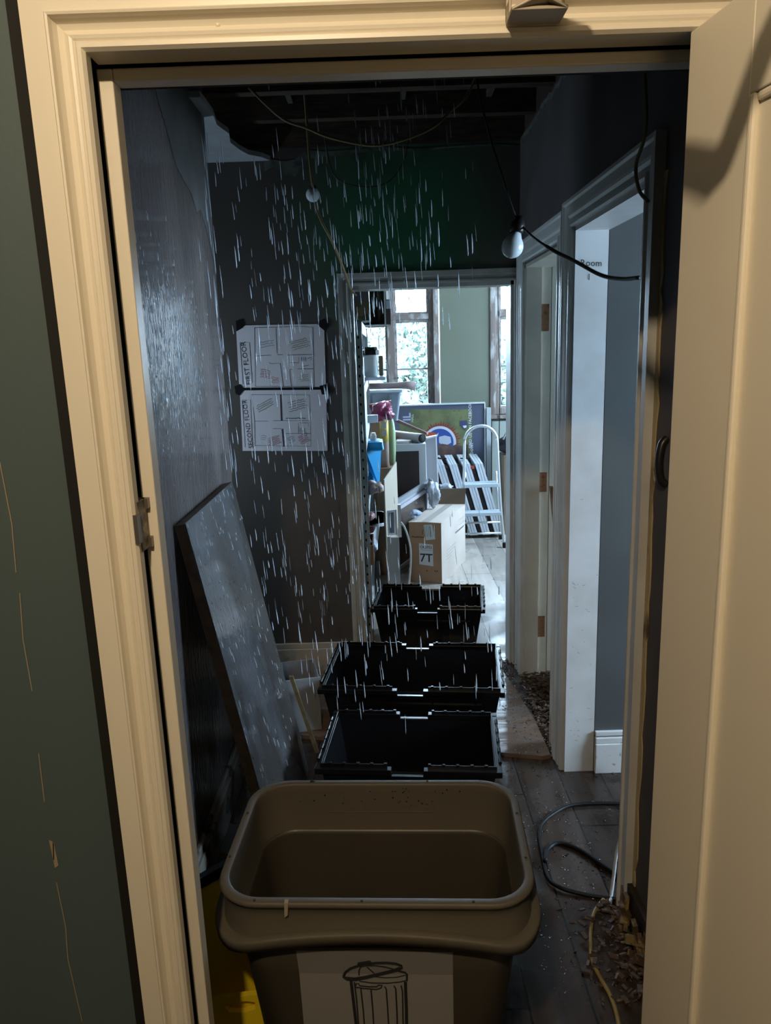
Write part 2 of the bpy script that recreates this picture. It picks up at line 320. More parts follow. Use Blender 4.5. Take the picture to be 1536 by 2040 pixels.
# floor of dark wet boards
fb = MB(); x = -1.6
def plank_mat(name, c1, c2, rough, gap, width, rough2, bump=0.25, spec=0.5):
    m = bpy.data.materials.new(name); m.use_nodes = True; nt = m.node_tree; b = nt.nodes['Principled BSDF']; L = nt.links.new
    tc = nt.nodes.new('ShaderNodeTexCoord'); sx = nt.nodes.new('ShaderNodeSeparateXYZ'); L(tc.outputs['Object'], sx.inputs[0])
    def mth(op, a, bb=None):
        n = nt.nodes.new('ShaderNodeMath'); n.operation = op
        for i, q in enumerate((a, bb)):
            if q is None: continue
            if isinstance(q, (int, float)): n.inputs[i].default_value = q
            else: L(q, n.inputs[i])
        return n.outputs[0]
    u = mth('DIVIDE', sx.outputs[0], width); fl = mth('FLOOR', u); fr = mth('FRACT', u)
    wn = nt.nodes.new('ShaderNodeTexWhiteNoise'); wn.noise_dimensions = '1D'; L(fl, wn.inputs['W'])
    v = mth('ADD', sx.outputs[1], mth('MULTIPLY', wn.outputs['Value'], 5.0)); jf = mth('FRACT', mth('DIVIDE', v, 2.3))
    g = mth('MAXIMUM', mth('LESS_THAN', fr, gap), mth('LESS_THAN', jf, 0.0025))
    mp = nt.nodes.new('ShaderNodeMapping'); mp.inputs['Scale'].default_value = (14, 1.2, 1); L(tc.outputs['Object'], mp.inputs[0])
    n = nt.nodes.new('ShaderNodeTexNoise'); n.inputs['Scale'].default_value = 2.2; n.inputs['Detail'].default_value = 7; L(mp.outputs[0], n.inputs[0])
    mr = nt.nodes.new('ShaderNodeMapRange'); mr.inputs[1].default_value = .3; mr.inputs[2].default_value = .7; L(n.outputs[0], mr.inputs[0])
    mx = nt.nodes.new('ShaderNodeMix'); mx.data_type = 'RGBA'; mx.inputs[6].default_value = (*c1, 1); mx.inputs[7].default_value = (*c2, 1); L(mr.outputs[0], mx.inputs[0])
    br = nt.nodes.new('ShaderNodeMix'); br.data_type = 'RGBA'; br.blend_type = 'MULTIPLY'; br.inputs[0].default_value = 1
    L(mx.outputs[2], br.inputs[6]); sc = mth('ADD', mth('MULTIPLY', wn.outputs['Value'], 0.5), 0.7)
    cc = nt.nodes.new('ShaderNodeCombineColor'); [L(sc, cc.inputs[i]) for i in range(3)]; L(cc.outputs[0], br.inputs[7])
    gx = nt.nodes.new('ShaderNodeMix'); gx.data_type = 'RGBA'; L(g, gx.inputs[0]); L(br.outputs[2], gx.inputs[6]); gx.inputs[7].default_value = (0.006, 0.005, 0.004, 1)
    L(gx.outputs[2], b.inputs['Base Color'])
    n3 = nt.nodes.new('ShaderNodeTexNoise'); n3.inputs['Scale'].default_value = 5; n3.inputs['Detail'].default_value = 5; L(tc.outputs['Object'], n3.inputs[0])
    r3 = nt.nodes.new('ShaderNodeMapRange'); r3.inputs[1].default_value = .4; r3.inputs[2].default_value = .6; r3.inputs[3].default_value = rough; r3.inputs[4].default_value = rough2
    L(n3.outputs[0], r3.inputs[0]); L(r3.outputs[0], b.inputs['Roughness']); b.inputs['Specular IOR Level'].default_value = spec
    bp = nt.nodes.new('ShaderNodeBump'); bp.inputs['Strength'].default_value = bump; bp.inputs['Distance'].default_value = 0.004
    n4 = nt.nodes.new('ShaderNodeTexNoise'); n4.inputs['Scale'].default_value = 30; n4.inputs['Detail'].default_value = 4; L(tc.outputs['Object'], n4.inputs[0])
    h = mth('SUBTRACT', n4.outputs[0], mth('MULTIPLY', g, 2.0)); L(h, bp.inputs['Height']); L(bp.outputs[0], b.inputs['Normal'])
    return m
wetfloor = plank_mat('wet_dark_floorboards', (0.030, 0.019, 0.014), (0.062, 0.044, 0.036), 0.12, 0.035, 0.16, 0.35)
palefloor = plank_mat('pale_floorboards', (0.50, 0.46, 0.42), (0.38, 0.33, 0.29), 0.25, 0.018, 0.19, 0.5)
struct('floor', MB().box(-1.6, 3.6, 1.04, FY + 0.06, -0.06, 0.0), wetfloor)
struct('floor_store_room', MB().box(-1.4, 2.6, FY + 0.06, 7.3, -0.06, 0.0), palefloor)

struct('wall_left', MB().box(LW - 0.12, LW, 1.10, 2.98, 0, 2.75), wetwall)
lwp = MB(); lwp.add([(LW + .0015, 1.9, 2.74), (LW + .0015, 2.979, 2.74), (LW + .0015, 2.979, 1.98), (LW + .0015, 2.93, 2.02), (LW + .0015, 2.86, 2.10), (LW + .0015, 2.80, 2.15), (LW + .0015, 2.74, 2.13), (LW + .0015, 2.68, 2.18), (LW + .0015, 2.6, 2.20), (LW + .0015, 2.5, 2.23), (LW + .0015, 2.44, 2.30), (LW + .0015, 2.36, 2.37), (LW + .0015, 2.3, 2.47), (LW + .0015, 2.2, 2.54), (LW + .0015, 2.05, 2.6)], [tuple(range(15))])
lwp.build('bare_plaster_patch', M('stripped_plaster', (0.10, 0.098, 0.092), 0.6, col2=(0.055, 0.05, 0.047), scale=5, fac=(.35, .7), bump=.2, bscale=20), bpy.data.objects['wall_left'])
rec = MB().box(-1.62, -1.55, 2.98, FY, 0, 1.2).box(-1.62, -1.55, 2.98, FY, 1.5, 2.75).box(-1.62, -1.55, 2.98, 3.15, 1.2, 1.5).box(-1.62, -1.55, 3.4, FY, 1.2, 1.5).box(-1.62, LW - 0.12, 2.93, 2.98, 0, 2.75)  # includes the added window opening, out of view, that lets daylight in
struct('wall_recess', rec, matwall)
# recess ceiling: what is left of the plaster, torn along its edge
cp = [(-1.55, 2.98, 2.5), (-0.585, 2.75, 2.5), (-0.578, 2.95, 2.5), (-0.592, 3.08, 2.5), (-0.57, 3.2, 2.5), (-0.59, 3.33, 2.5), (-0.572, 3.45, 2.5), (-0.55, 3.53, 2.5), (-0.50, 3.58, 2.5), (-0.47, FY, 2.5), (-1.55, FY, 2.5)]
cp[1] = (LW, 2.98, 2.5); cp.insert(2, (-0.60, 2.80, 2.5))
cp = [(-1.55, 2.98, 2.5), (LW + 0.001, 2.98, 2.5), (LW + 0.001, 2.76, 2.5), (-0.58, 2.76, 2.5)] + cp[3:]
struct('ceiling_recess', MB().prism(cp, (0, 0, 0.02)), M('old_ceiling_paint', (0.45, 0.47, 0.50), 0.7, col2=(0.36, 0.37, 0.38), scale=6))

fwall = MB(); DL, DR, DT = -0.135, 0.655, 1.94
fwall.box(-1.6, DL, FY, FY + 0.12, 0, 2.55).box(DR, 0.80, FY, FY + 0.12, 0, 2.55).box(DL, DR, FY, FY + 0.12, DT, 2.55)
fm = bpy.data.materials.new('charcoal_wall_green_centre'); fm.use_nodes = True
nt = fm.node_tree; b = nt.nodes['Principled BSDF']; Lk = nt.links.new
tc = nt.nodes.new('ShaderNodeTexCoord'); nz = nt.nodes.new('ShaderNodeTexNoise'); nz.inputs['Scale'].default_value = 3.0; nz.inputs['Detail'].default_value = 5; Lk(tc.outputs['Object'], nz.inputs[0])
gr = nt.nodes.new('ShaderNodeVectorMath'); gr.operation = 'DISTANCE'; gr.inputs[1].default_value = (0.10, 3.65, 2.22); Lk(tc.outputs['Object'], gr.inputs[0])  # green centred over the doorway, fading outwards into charcoal
ad = nt.nodes.new('ShaderNodeMath'); ad.operation = 'MULTIPLY_ADD'; ad.inputs[1].default_value = 0.35; Lk(nz.outputs[0], ad.inputs[0]); Lk(gr.outputs['Value'], ad.inputs[2])
mr = nt.nodes.new('ShaderNodeMapRange'); mr.inputs[1].default_value = 0.75; mr.inputs[2].default_value = 0.35; Lk(ad.outputs[0], mr.inputs[0])
mx = nt.nodes.new('ShaderNodeMix'); mx.data_type = 'RGBA'; mx.inputs[6].default_value = (0.100, 0.086, 0.076, 1); mx.inputs[7].default_value = (0.035, 0.16, 0.075, 1)
Lk(mr.outputs[0], mx.inputs[0]); Lk(mx.outputs[2], b.inputs['Base Color']); b.inputs['Roughness'].default_value = 0.42
bp = nt.nodes.new('ShaderNodeBump'); bp.inputs['Strength'].default_value = 0.25; bp.inputs['Distance'].default_value = .004
nz2 = nt.nodes.new('ShaderNodeTexNoise'); nz2.inputs['Scale'].default_value = 35; Lk(tc.outputs['Object'], nz2.inputs[0]); Lk(nz2.outputs[0], bp.inputs['Height']); Lk(bp.outputs[0], b.inputs['Normal'])
wb = struct('wall_back', fwall, fm)
# torn plaster line left along the top of the far wall
tp = MB()
xs = [-0.50, -0.46, -0.41, -0.36, -0.30, -0.22, -0.1, 0.05, 0.2, 0.36, 0.52, 0.66]
hs = [0.045, 0.03, 0.06, 0.07, 0.035, 0.022, 0.016, 0.010, 0.012, 0.006, 0.010, 0.004]
up = [(x, FY - 0.002, 2.535 + 0.006 * math.sin(i * 2.1) - (0.035 if i < 4 else 0)) for i, x in enumerate(xs)]; dn = [(x, FY - 0.002, z - h) for (x, _, z), h in zip(up, hs)]
tp.prism(up + dn[::-1], (0, 0.004, 0))
tp.build('torn_plaster_edge', M('torn_plaster', (0.16, 0.17, 0.15), 0.8, col2=(0.07, 0.08, 0.07), scale=20), wb)
# roof timbers over the missing ceiling
cj = struct('ceiling', MB().box(-1.7, 0.9, 1.0, FY + 0.6, 2.80, 2.86), joistm)
bpy.data.objects['ceiling'].name = 'ceiling'
for k, y in enumerate((1.45, 1.85, 2.25, 2.65, 3.05, 3.40)):
    MB().box(-1.55, 0.80, y, y + 0.05, 2.60, 2.80).build('joist', joistm, cj)
for x in (-0.35, 0.12, 0.48):
    MB().box(x, x + 0.022, 1.2, FY, 2.66, 2.685).build('lath', M('pale_old_lath', (0.09, 0.075, 0.06), 0.8), cj)
struct('wall_above', MB().box(-1.6, 0.80, FY, FY + 0.12, 2.55, 2.80), joistm)

# right wall with its two doorways
By0, By1, Ay0, Ay1, BT = 1.915, 2.63, 2.815, 3.50, 2.025
rw = MB().box(RW, RW + 0.11, 1.10, By0, 0, 2.56).box(RW, RW + 0.11, By1, Ay0, 0, 2.56).box(RW, RW + 0.11, Ay1, FY, 0, 2.56).box(RW, RW + 0.11, By0, By1, BT, 2.56).box(RW, RW + 0.11, Ay0, Ay1, BT - 0.03, 2.56)
struct('wall_right', rw, rightwall)
jr = random.Random(5); jag = []
ys = [1.2 + i * 0.05 for i in range(50)]
pts = [(RW - 0.003, y, 2.555 + jr.uniform(-0.012, 0.012)) for y in ys if y < FY]
tp2 = MB().prism(pts + [(p[0], p[1], p[2] - 0.012 - jr.uniform(0, 0.014)) for p in pts[::-1]], (0.006, 0, 0)); tp2.build('torn_plaster_edge', M('torn_plaster', (0.16, 0.17, 0.15)), bpy.data.objects['wall_right'])
struct('wall_right_top', MB().box(RW + 0.02, RW + 0.11, 1.1, FY, 2.56, 2.80), joistm)

sprof = [(0, 0), (0, 0.014), (0.006, 0.020), (0.014, 0.020), (0.018, 0.013), (0.030, 0.012), (0.038, 0.018), (0.046, 0.020), (0.072, 0.020), (0.078, 0.026), (0.088, 0.026), (0.088, 0)]
tB = struct('trim_5', casing('', By0, By1, BT, RW, sprof, greywhite, axis='x', z0=0.0), greywhite)
tA = struct('trim_6', casing('', Ay0, Ay1, BT - 0.02, RW, sprof, greywhite, axis='x', z0=0.0), greywhite)
# linings
lB = MB().box(RW, RW + 0.112, By1 - 0.0, By1 + 0.004, 0, BT).box(RW, RW + 0.112, By0 - 0.004, By0, 0, BT).box(RW, RW + 0.112, By0, By1, BT - 0.004, BT)
lB = MB().box(RW - 0.002, RW + 0.112, By1 - 0.012, By1 + 0.002, 0, BT).box(RW - 0.002, RW + 0.112, By0 - 0.002, By0 + 0.012, 0.12, BT).box(RW - 0.002, RW + 0.112, By0, By1, BT - 0.014, BT)
jB = struct('trim_7', lB, M('scuffed_white_lining_paint', (0.68, 0.68, 0.68), 0.4, col2=(0.60, 0.59, 0.58), scale=7, bump=0.08, bscale=15))
yj = By1 - 0.0135
lettering('Room', 0.030, plane4((0.722, yj, 1.905), (1, 0, -.05), (0, 0, 1)), ink, jB, 'handwriting')
lettering('I', 0.030, plane4((0.716, yj, 1.860), (1, 0, 0), (0, 0, 1)), ink, jB, 'handwriting')
sm = MB(); rr = random.Random(8)
for k in range(26):
    x = rr.uniform(RW + 0.01, RW + 0.10); z = rr.choice([rr.uniform(0.1, 0.8), rr.uniform(0.1, 1.2)]); a = rr.uniform(-0.8, 0.3); l = rr.uniform(0.003, 0.014)
    sm.stroke([(x, yj, z), (x + l * math.cos(a), yj, z + l * math.sin(a))], 0.0012, (0, -1, 0))
sm.build('scuff_mark', M('scuff_grey', (0.16, 0.15, 0.15), 0.7), jB)
# ragged yellowed edge of the near casing
pe = MB(); ev = random.Random(4); z = 0.13; A = []; B = []
while z < 2.11:
    A.append((RW - 0.004, By0 - 0.088 + 0.006, z)); B.append((RW - 0.004, By0 - 0.088 - 0.012 - ev.uniform(0, 0.018), z)); z += ev.uniform(0.02, 0.09)
pe.prism(A + B[::-1], (0.005, 0, 0)); pe.build('chipped_paint_edge', M('yellowed_old_paint', (0.50, 0.40, 0.22), 0.5, col2=(0.10, 0.06, 0.03), scale=9, fac=(.55, .62), stretch=(1, 1, .4)), tB)

lA = MB().box(RW - 0.002, RW + 0.115, Ay1 - 0.012, Ay1 + 0.002, 0, BT - 0.03).box(RW - 0.002, RW + 0.115, Ay0 - 0.002, Ay0 + 0.012, 0, BT - 0.03).box(RW - 0.002, RW + 0.115, Ay0, Ay1, BT - 0.045, BT - 0.03)
lA.box(RW + 0.0, RW + 0.068, Ay1 - 0.030, Ay1 - 0.012, 0, BT - 0.045)
jA = struct('trim_8', lA, M('cream_lining_paint', (0.60, 0.58, 0.50), 0.4, col2=(0.52, 0.50, 0.44), scale=7))
for z0, z1 in ((1.70, 1.82), (0.95, 1.045), (0.21, 0.32)):
    MB().box(RW + 0.070, RW + 0.106, Ay1 - 0.0145, Ay1 - 0.011, z0, z1).build('hinge_mortise', mortise, jA)

# room behind the near right doorway
rb = struct('wall_room_far', MB().box(RW + 0.11, 3.5, By1 - 0.012, By1 + 0.10, 0, 2.6), roomgrey)
struct('wall_room_near', MB().box(RW + 0.11, 3.5, 0.6, 0.7, 0, 2.6), roomgrey)
rs = MB().box(3.5, 3.6, 0.6, 1.2, 0, 2.6).box(3.5, 3.6, 2.5, FY + 1, 0, 2.6).box(3.5, 3.6, 1.2, 2.5, 0, 0.9).box(3.5, 3.6, 1.2, 2.5, 2.1, 2.6)
rs = MB().box(3.5, 3.6, 0.6, 1.2, 0, 2.6).box(3.5, 3.6, 2.4, 2.9, 0, 2.6).box(3.5, 3.6, 3.9, 4.6, 0, 2.6).box(3.5, 3.6, 1.2, 2.4, 0, 0.9).box(3.5, 3.6, 1.2, 2.4, 2.2, 2.6).box(3.5, 3.6, 2.9, 3.9, 0, 0.9).box(3.5, 3.6, 2.9, 3.9, 2.1, 2.6)
struct('wall_room_right', rs, roomgrey)
struct('ceiling_room', MB().box(RW + 0.11, 3.6, 0.6, 4.6, 2.6, 2.66), oldplaster)
struct('floor_room', MB().box(3.58, 3.6, 3.7, 4.6, -0.06, 0).box(RW + .15, 3.6, FY + .12, 4.6, -0.06, 0).box(1.7, 3.6, 0.6, 1.04, -.06, 0), wetfloor)
struct('wall_near_side', MB().box(RW + 0.11, 3.6, 4.5, 4.6, 0, 2.6), roomgrey)
bb = MB().box(RW + 0.112, 3.5, By1 - 0.034, By1 - 0.012, 0, 0.125).box(RW + 0.112, 3.5, By1 - 0.030, By1 - 0.012, 0.125, 0.15).box(RW + 0.112, 3.5, By1 - 0.026, By1 - 0.012, 0.155, 0.175)
struct('baseboard_room', bb, M('chipped_white_paint', (0.62, 0.62, 0.62), 0.45, col2=(0.25, 0.20, 0.15), scale=30, fac=(.62, .7)), bevel=0.003)
# room behind the far right doorway: pale wall plus leaning boards
struct('wall_room_inner', MB().box(RW + 0.13, 2.9, Ay1 + 0.04, Ay1 + 0.12, 0, 2.6), M('cream_room_paint', (0.62, 0.61, 0.52), 0.6))
lb = MB(); m4, q = rotbox((0.835, 3.30, 0.50), 0.02, 0.30, 1.04, 0, 0.03, 0); lb.box(*q, mat=m4)
tag(lb.build('leaning_board', M('pale_board', (0.45, 0.36, 0.30), 0.7, col2=(0.40, 0.31, 0.25)), bevel=.002), 'pale pinkish board standing inside the far right doorway', 'board')
sl = MB(); sl.hexa([(0.80, 3.02, 0.0), (0.815, 3.02, 0.0), (0.815, 3.05, 0.0), (0.80, 3.05, 0.0)], [(0.785, 3.44, 0.98), (0.80, 3.44, 0.98), (0.80, 3.475, 0.98), (0.785, 3.475, 0.98)])
tag(sl.build('wooden_batten', rawwood), 'thin brown wooden batten leaning inside the far right doorway', 'batten')

# far doorway casing
pprof = [(0, 0), (0, 0.012), (0.005, 0.017), (0.012, 0.017), (0.015, 0.010), (0.030, 0.010), (0.034, 0.016), (0.052, 0.018), (0.056, 0.018), (0.056, 0)]
tC = struct('trim_9', casing('', DL + 0.0, DR - 0.012, DT + 0.0, FY, pprof, greytrim), greytrim)
lC = MB().box(DL - 0.002, DL + 0.015, FY - 0.003, FY + 0.125, 0, DT).box(DR - 0.027, DR - 0.010, FY - 0.003, FY + 0.125, 0, DT).box(DL, DR - 0.01, FY - 0.003, FY + 0.125, DT - 0.018, DT)
struct('trim_10', lC, greywhite)
for z0, z1 in ((0.10, 0.17),):
    MB().box(DL - 0.022, DL - 0.005, FY - 0.0185, FY - 0.016, 0.14, 0.20).build('hinge_scar', mortise, tC)
sk = MB().box(-1.55, DL - 0.056, FY - 0.018, FY, 0, 0.125).box(-1.55, DL - 0.056, FY - 0.012, FY, 0.125, 0.155)
struct('baseboard_back', sk, M('stained_cream_skirting', (0.50, 0.45, 0.37), 0.5, col2=(0.16, 0.13, 0.10), scale=16, fac=(0.60, 0.72)), bevel=0.003)
skl = MB().box(LW, LW + 0.022, 1.14, 2.975, 0, 0.13).box(LW, LW + 0.014, 1.14, 2.975, 0.13, 0.16)
struct('baseboard_left', skl, M('wet_peeling_skirting', (0.26, 0.23, 0.19), 0.22, col2=(0.03, 0.025, 0.02), scale=10, fac=(0.52, 0.6), bump=.3, bscale=30), bevel=0.003)
skr = MB().box(RW - 0.018, RW, 1.30, By0 - 0.09, 0, 0.14)
struct('baseboard_right', skr, M('rotten_skirting', (0.05, 0.032, 0.02), 0.6, col2=(0.015, 0.01, 0.008), scale=12))

# ------------------------------------------------------------------ store room shell
WY = 7.0
def wall_with_windows():
    mb = MB(); xsb = [(-1.4, -0.45), (0.555, 1.035), (1.62, 2.6)]
    for a, b_ in xsb: mb.box(a, b_, WY, WY + 0.25, 0, 2.7)
    for a, b_ in ((-0.45, 0.555), (1.035, 1.62)): mb.box(a, b_, WY, WY + 0.25, 0, 1.0).box(a, b_, WY, WY + 0.25, 2.5, 2.7)
    return mb
struct('wall_window_side', wall_with_windows(), farwall)
struct('wall_store_left', MB().box(-1.45, -1.4, FY + 0.06, WY, 0, 2.7), farwall)
struct('wall_store_right', MB().box(2.6, 2.65, FY + 0.06, 5.0, 0, 2.7).box(2.6, 2.65, 6.2, WY, 0, 2.7).box(2.6, 2.65, 5.0, 6.2, 0, 1.2).box(2.6, 2.65, 5.0, 6.2, 2.3, 2.7), farwall)  # unseen opening added here to light the store room
struct('wall_store_near', MB().box(-1.4, DL, FY + 0.12, FY + 0.13, 0, 2.7).box(DR, 2.6, FY + 0.12, FY + 0.13, 0, 2.7).box(DL, DR, FY + 0.12, FY + .13, DT, 2.7), farwall)
struct('ceiling_store', MB().box(-1.45, 2.65, FY + 0.06, WY + 0.2, 2.7, 2.75), M('white_ceiling_paint', (0.6, 0.6, 0.6), 0.8))
def window(name, x0, x1, mull, z0=1.0, z1=2.5, tz=1.925):
    f = MB(); t = 0.07; ya, yb = WY + 0.03, WY + 0.09
    f.box(x0, x0 + t, ya, yb, z0, z1).box(x1 - t, x1, ya, yb, z0, z1).box(x0 + t, x1 - t, ya, yb, z0, z0 + 0.06).box(x0 + t, x1 - t, ya, yb, z1 - 0.06, z1)
    f.box(x0 + t, x1 - t, ya - 0.015, yb, tz - 0.03, tz + 0.02)
    if mull is not None: f.box(mull - 0.035, mull + 0.035, ya - 0.005, yb, z0 + 0.06, z1 - 0.06)
    fo = struct(name, f, windowframe, bevel=0.004)
    a = MB().box(x0 - 0.02, x0 + 0.03, WY - 0.012, WY + 0.03, z0 - 0.02, z1).box(x1 - 0.03, x1 + 0.02, WY - 0.012, WY + 0.03, z0 - 0.02, z1); a.build('window_architrave', windowframe, fo, bevel=.004)
    MB().box(x0 - 0.03, x1 + 0.03, WY - 0.05, WY + 0.05, z0 - 0.035, z0).build('window_sill', windowframe, fo, bevel=.005)
    bays = [(x0 + t, x1 - t)] if mull is None else [(x0 + t, mull - 0.035), (mull + 0.035, x1 - t)]
    for a_, b_ in bays:
        for (za, zb) in ((z0 + 0.06, tz - 0.03), (tz + 0.02, z1 - 0.06)):
            s_ = MB(); e_ = 0.018; s_.box(a_, a_ + e_, ya + .01, yb - .01, za, zb).box(b_ - e_, b_, ya + .01, yb - .01, za, zb).box(a_ + e_, b_ - e_, ya + .01, yb - .01, za, za + e_).box(a_ + e_, b_ - e_, ya + .01, yb - .01, zb - e_ * 1.6, zb)
            if za < 1.5: s_.box(a_ + e_, b_ - e_, ya + .02, yb - .02, 1.440, 1.456)
            so = s_.build('sash', M('grey_sash_paint', (0.40, 0.38, 0.37), 0.6, col2=(0.20, 0.17, 0.15), scale=20), fo)
            MB().box(a_ + e_, b_ - e_, WY + 0.06, WY + 0.063, za + e_, zb - e_).build('pane', glassm, so)
    return fo
w1 = window('window_1', -0.45, 0.525, 0.105)
MB().box(0.152, 0.166, WY + 0.0, WY + 0.03, 1.365, 1.38).build('casement_stay', darkwood, w1)
w2 = window('window_2', 1.035, 1.62, None)
struct('trim_11', MB().box(1.03, 1.63, WY - 0.02, WY, 0.0, 0.94), M('pale_green_panelling', (0.42, 0.47, 0.44), 0.5))
cd = MB().tube([(1.075, WY - 0.06, 2.6), (1.085, WY - 0.06, 1.7), (1.10, WY - 0.06, 1.3), (1.09, WY - 0.06, 0.72)], 0.004, 6)
tag(cd.build('blind_cord', darkwood, smooth=True), 'thin dark cord hanging in front of the right-hand window', 'cord')

# ------------------------------------------------------------------ outside
struct('ground_outside', MB().box(-40, 40, 8.5, 60, -3.6, -3.5), M('damp_grass', (0.05, 0.10, 0.04), 0.9))
leafm = M('pale_wet_leaves', (0.044, 0.070, 0.056), 0.5, col2=(0.062, 0.090, 0.072), scale=2)
barkm = M('bark', (0.05, 0.04, 0.03), 0.9)
def tree(x, y, zc, rx, rz, n, seed, label):
    r = random.Random(seed); root = empty('tree', (x, y, -3.5), label, 'tree', 'trees beyond the windows')
    t = MB().tube([(x, y, -3.5), (x + .1, y, -1.5), (x - .05, y + .1, zc)], [0.2, 0.15, 0.07], 8)
    for k in range(7):
        a = k * 0.9; t.tube([(x, y, zc - rz * 0.6), (x + rx * .6 * math.cos(a), y + rx * .6 * math.sin(a), zc + rz * r.uniform(-.3, .5))], [0.06, 0.02], 6)
    t.build('trunk', barkm, root, smooth=True)
    f = MB(); blobs = [(x + rx * r.uniform(-.7, .7), y + rx * r.uniform(-.7, .7), zc + rz * r.uniform(-.8, .75), r.uniform(.25, .5) * rx) for _ in range(22)]
    for k in range(n):
        b_ = r.choice(blobs); d = Vector((r.gauss(0, 1), r.gauss(0, 1), r.gauss(0, 1))).normalized() * b_[3] * r.uniform(.75, 1.05)
        p = Vector(b_[:3]) + d; s = r.uniform(.07, .14); u = Vector((r.gauss(0, 1), r.gauss(0, 1), r.gauss(0, 1))).normalized(); v = u.orthogonal().normalized()
        f.add([p - u * s, p + v * s * .5, p + u * s, p - v * s * .5], [(0, 1, 2, 3)])
    f.build('foliage', leafm, root)
tree(-0.9, 13.5, 0.0, 1.7, 1.6, 9000, 1, 'bushy pale green tree outside, filling the left window')
tree(3.4, 15.5, -0.1, 1.8, 1.7, 9000, 2, 'pale green tree outside, seen through the right-hand window')
tree(1.2, 21.5, 0.1, 2.6, 2.0, 14000, 3, 'taller pale tree outside, behind the two nearer trees')

# ------------------------------------------------------------------ black crates catching the water
def make_crate(w, d, h, name='storage_crate'):
    root = empty(name, (0, 0, 0), 'black plastic crate', 'crate')
    tx, ty = 0.035, 0.03; t = 0.004
    def ring(hx, hy, z): return [Vector((-hx, -hy, z)), Vector((hx, -hy, z)), Vector((hx, hy, z)), Vector((-hx, hy, z))]
    b = MB(); W2, D2 = w / 2 - 0.02, d / 2 - 0.02
    b.loft([ring(W2 - tx, D2 - ty, 0.0), ring(W2, D2, h - 0.03), ring(W2 - t, D2 - t, h - 0.03), ring(W2 - tx - t, D2 - ty - t, 0.006)])
    b.add(ring(W2 - tx, D2 - ty, 0.0) + ring(W2 - tx - t, D2 - ty - t, 0.006), [(3, 2, 1, 0), (4, 5, 6, 7)])
    b.build('body', blackp, root, bevel=0.003)
    r = MB()
    def seg(x0, x1, y0, y1, z0, z1): r.box(x0, x1, y0, y1, z0, z1)
    nw = 0.055
    for sy in (-1, 1):
        ya, yb = sorted((sy * (D2 - 0.006), sy * (D2 + 0.02)))
        seg(-w / 2, -nw, ya, yb, h - 0.032, h - 0.012); seg(nw, w / 2, ya, yb, h - 0.032, h - 0.012); seg(-nw, nw, ya, yb, h - 0.05, h - 0.034)
        y0, y1 = sorted((sy * (D2 - 0.002), sy * (D2 + 0.004)))
        seg(-W2, -nw - 0.02, y0, y1, h - 0.014, h); seg(nw + 0.02, W2, y0, y1, h - 0.014, h)
        for k in range(5):
            x = W2 * (0.25 + 0.16 * k)
            for sx in (-1, 1): seg(sx * x - 0.006, sx * x + 0.006, y0 - 0.002, y1 + 0.002, h - 0.014, h + 0.004)
    for sx in (-1, 1):
        xa, xb = sorted((sx * (W2 - 0.006), sx * (W2 + 0.02)))
        seg(xa, xb, -d / 2 + 0.004, d / 2 - 0.004, h - 0.036, h - 0.014)
        x0, x1 = sorted((sx * (W2 - 0.003), sx * (W2 + 0.003))); seg(x0, x1, -D2, D2, h - 0.014, h - 0.002)
    r.build('rim', blackp, root, bevel=0.0015)
    for sx in (-1, 1):
        k = MB(); xo = sx * (W2 + 0.016); k.lathe((xo, -D2 * .8, h - 0.012), [(0.002, 0), (0.006, .001)] + [(q_, D2 * 1.6 * (i + f_) / 9) for i in range(9) for f_, q_ in ((.1, .006 if i % 2 == 0 else .0035), (.9, .006 if i % 2 == 0 else .0035))] + [(.002, D2 * 1.6)], 8, axis=(0, 1, 0))
        k.build('hinge_knuckle', blackp, root, smooth=False)
    for sy in (-1, 1):
        f0 = D2 - ty * 0.9; f1 = D2 - 0.002
        for i in range(4):
            x = -W2 * 0.72 + i * W2 * 0.48
            rb_ = MB(); rb_.hexa([(x, sy * f0, 0.02), (x + .006, sy * f0, 0.02), (x + .006, sy * (f0 + .012), 0.02), (x, sy * (f0 + .012), 0.02)],
                     [(x, sy * f1, h - .034), (x + .006, sy * f1, h - .034), (x + .006, sy * (f1 + .012), h - .034), (x, sy * (f1 + .012), h - .034)]); rb_.build('rib', blackp, root)
        rb_ = MB(); rb_.box(-W2 * .8, W2 * .8, *sorted((sy * (D2 - 0.012), sy * (D2 + 0.006))), h * .62, h * .62 + .006); rb_.build('rib', blackp, root)
    return root
specs = [((0.235, 4.045), 0.63, 0.42, 0.26, -7.0, 'smaller black plastic crate standing half through the far doorway'),
         ((0.105, 3.105), 0.785, 0.51, 0.242, -6.6, 'widest black plastic crate, middle one of the row on the corridor floor'),
         ((0.065, 2.47), 0.64, 0.42, 0.26, -5.8, 'wet black plastic crate directly behind the taupe bin')]
for (c, w_, d_, h_, a, lab) in specs:
    r = make_crate(w_, d_, h_); r.location = (c[0], c[1], 0.020 if 3 < c[1] < 3.5 else 0.0); r.rotation_euler.z = math.radians(a); r['label'] = lab; r['group'] = 'black crates catching the leak'

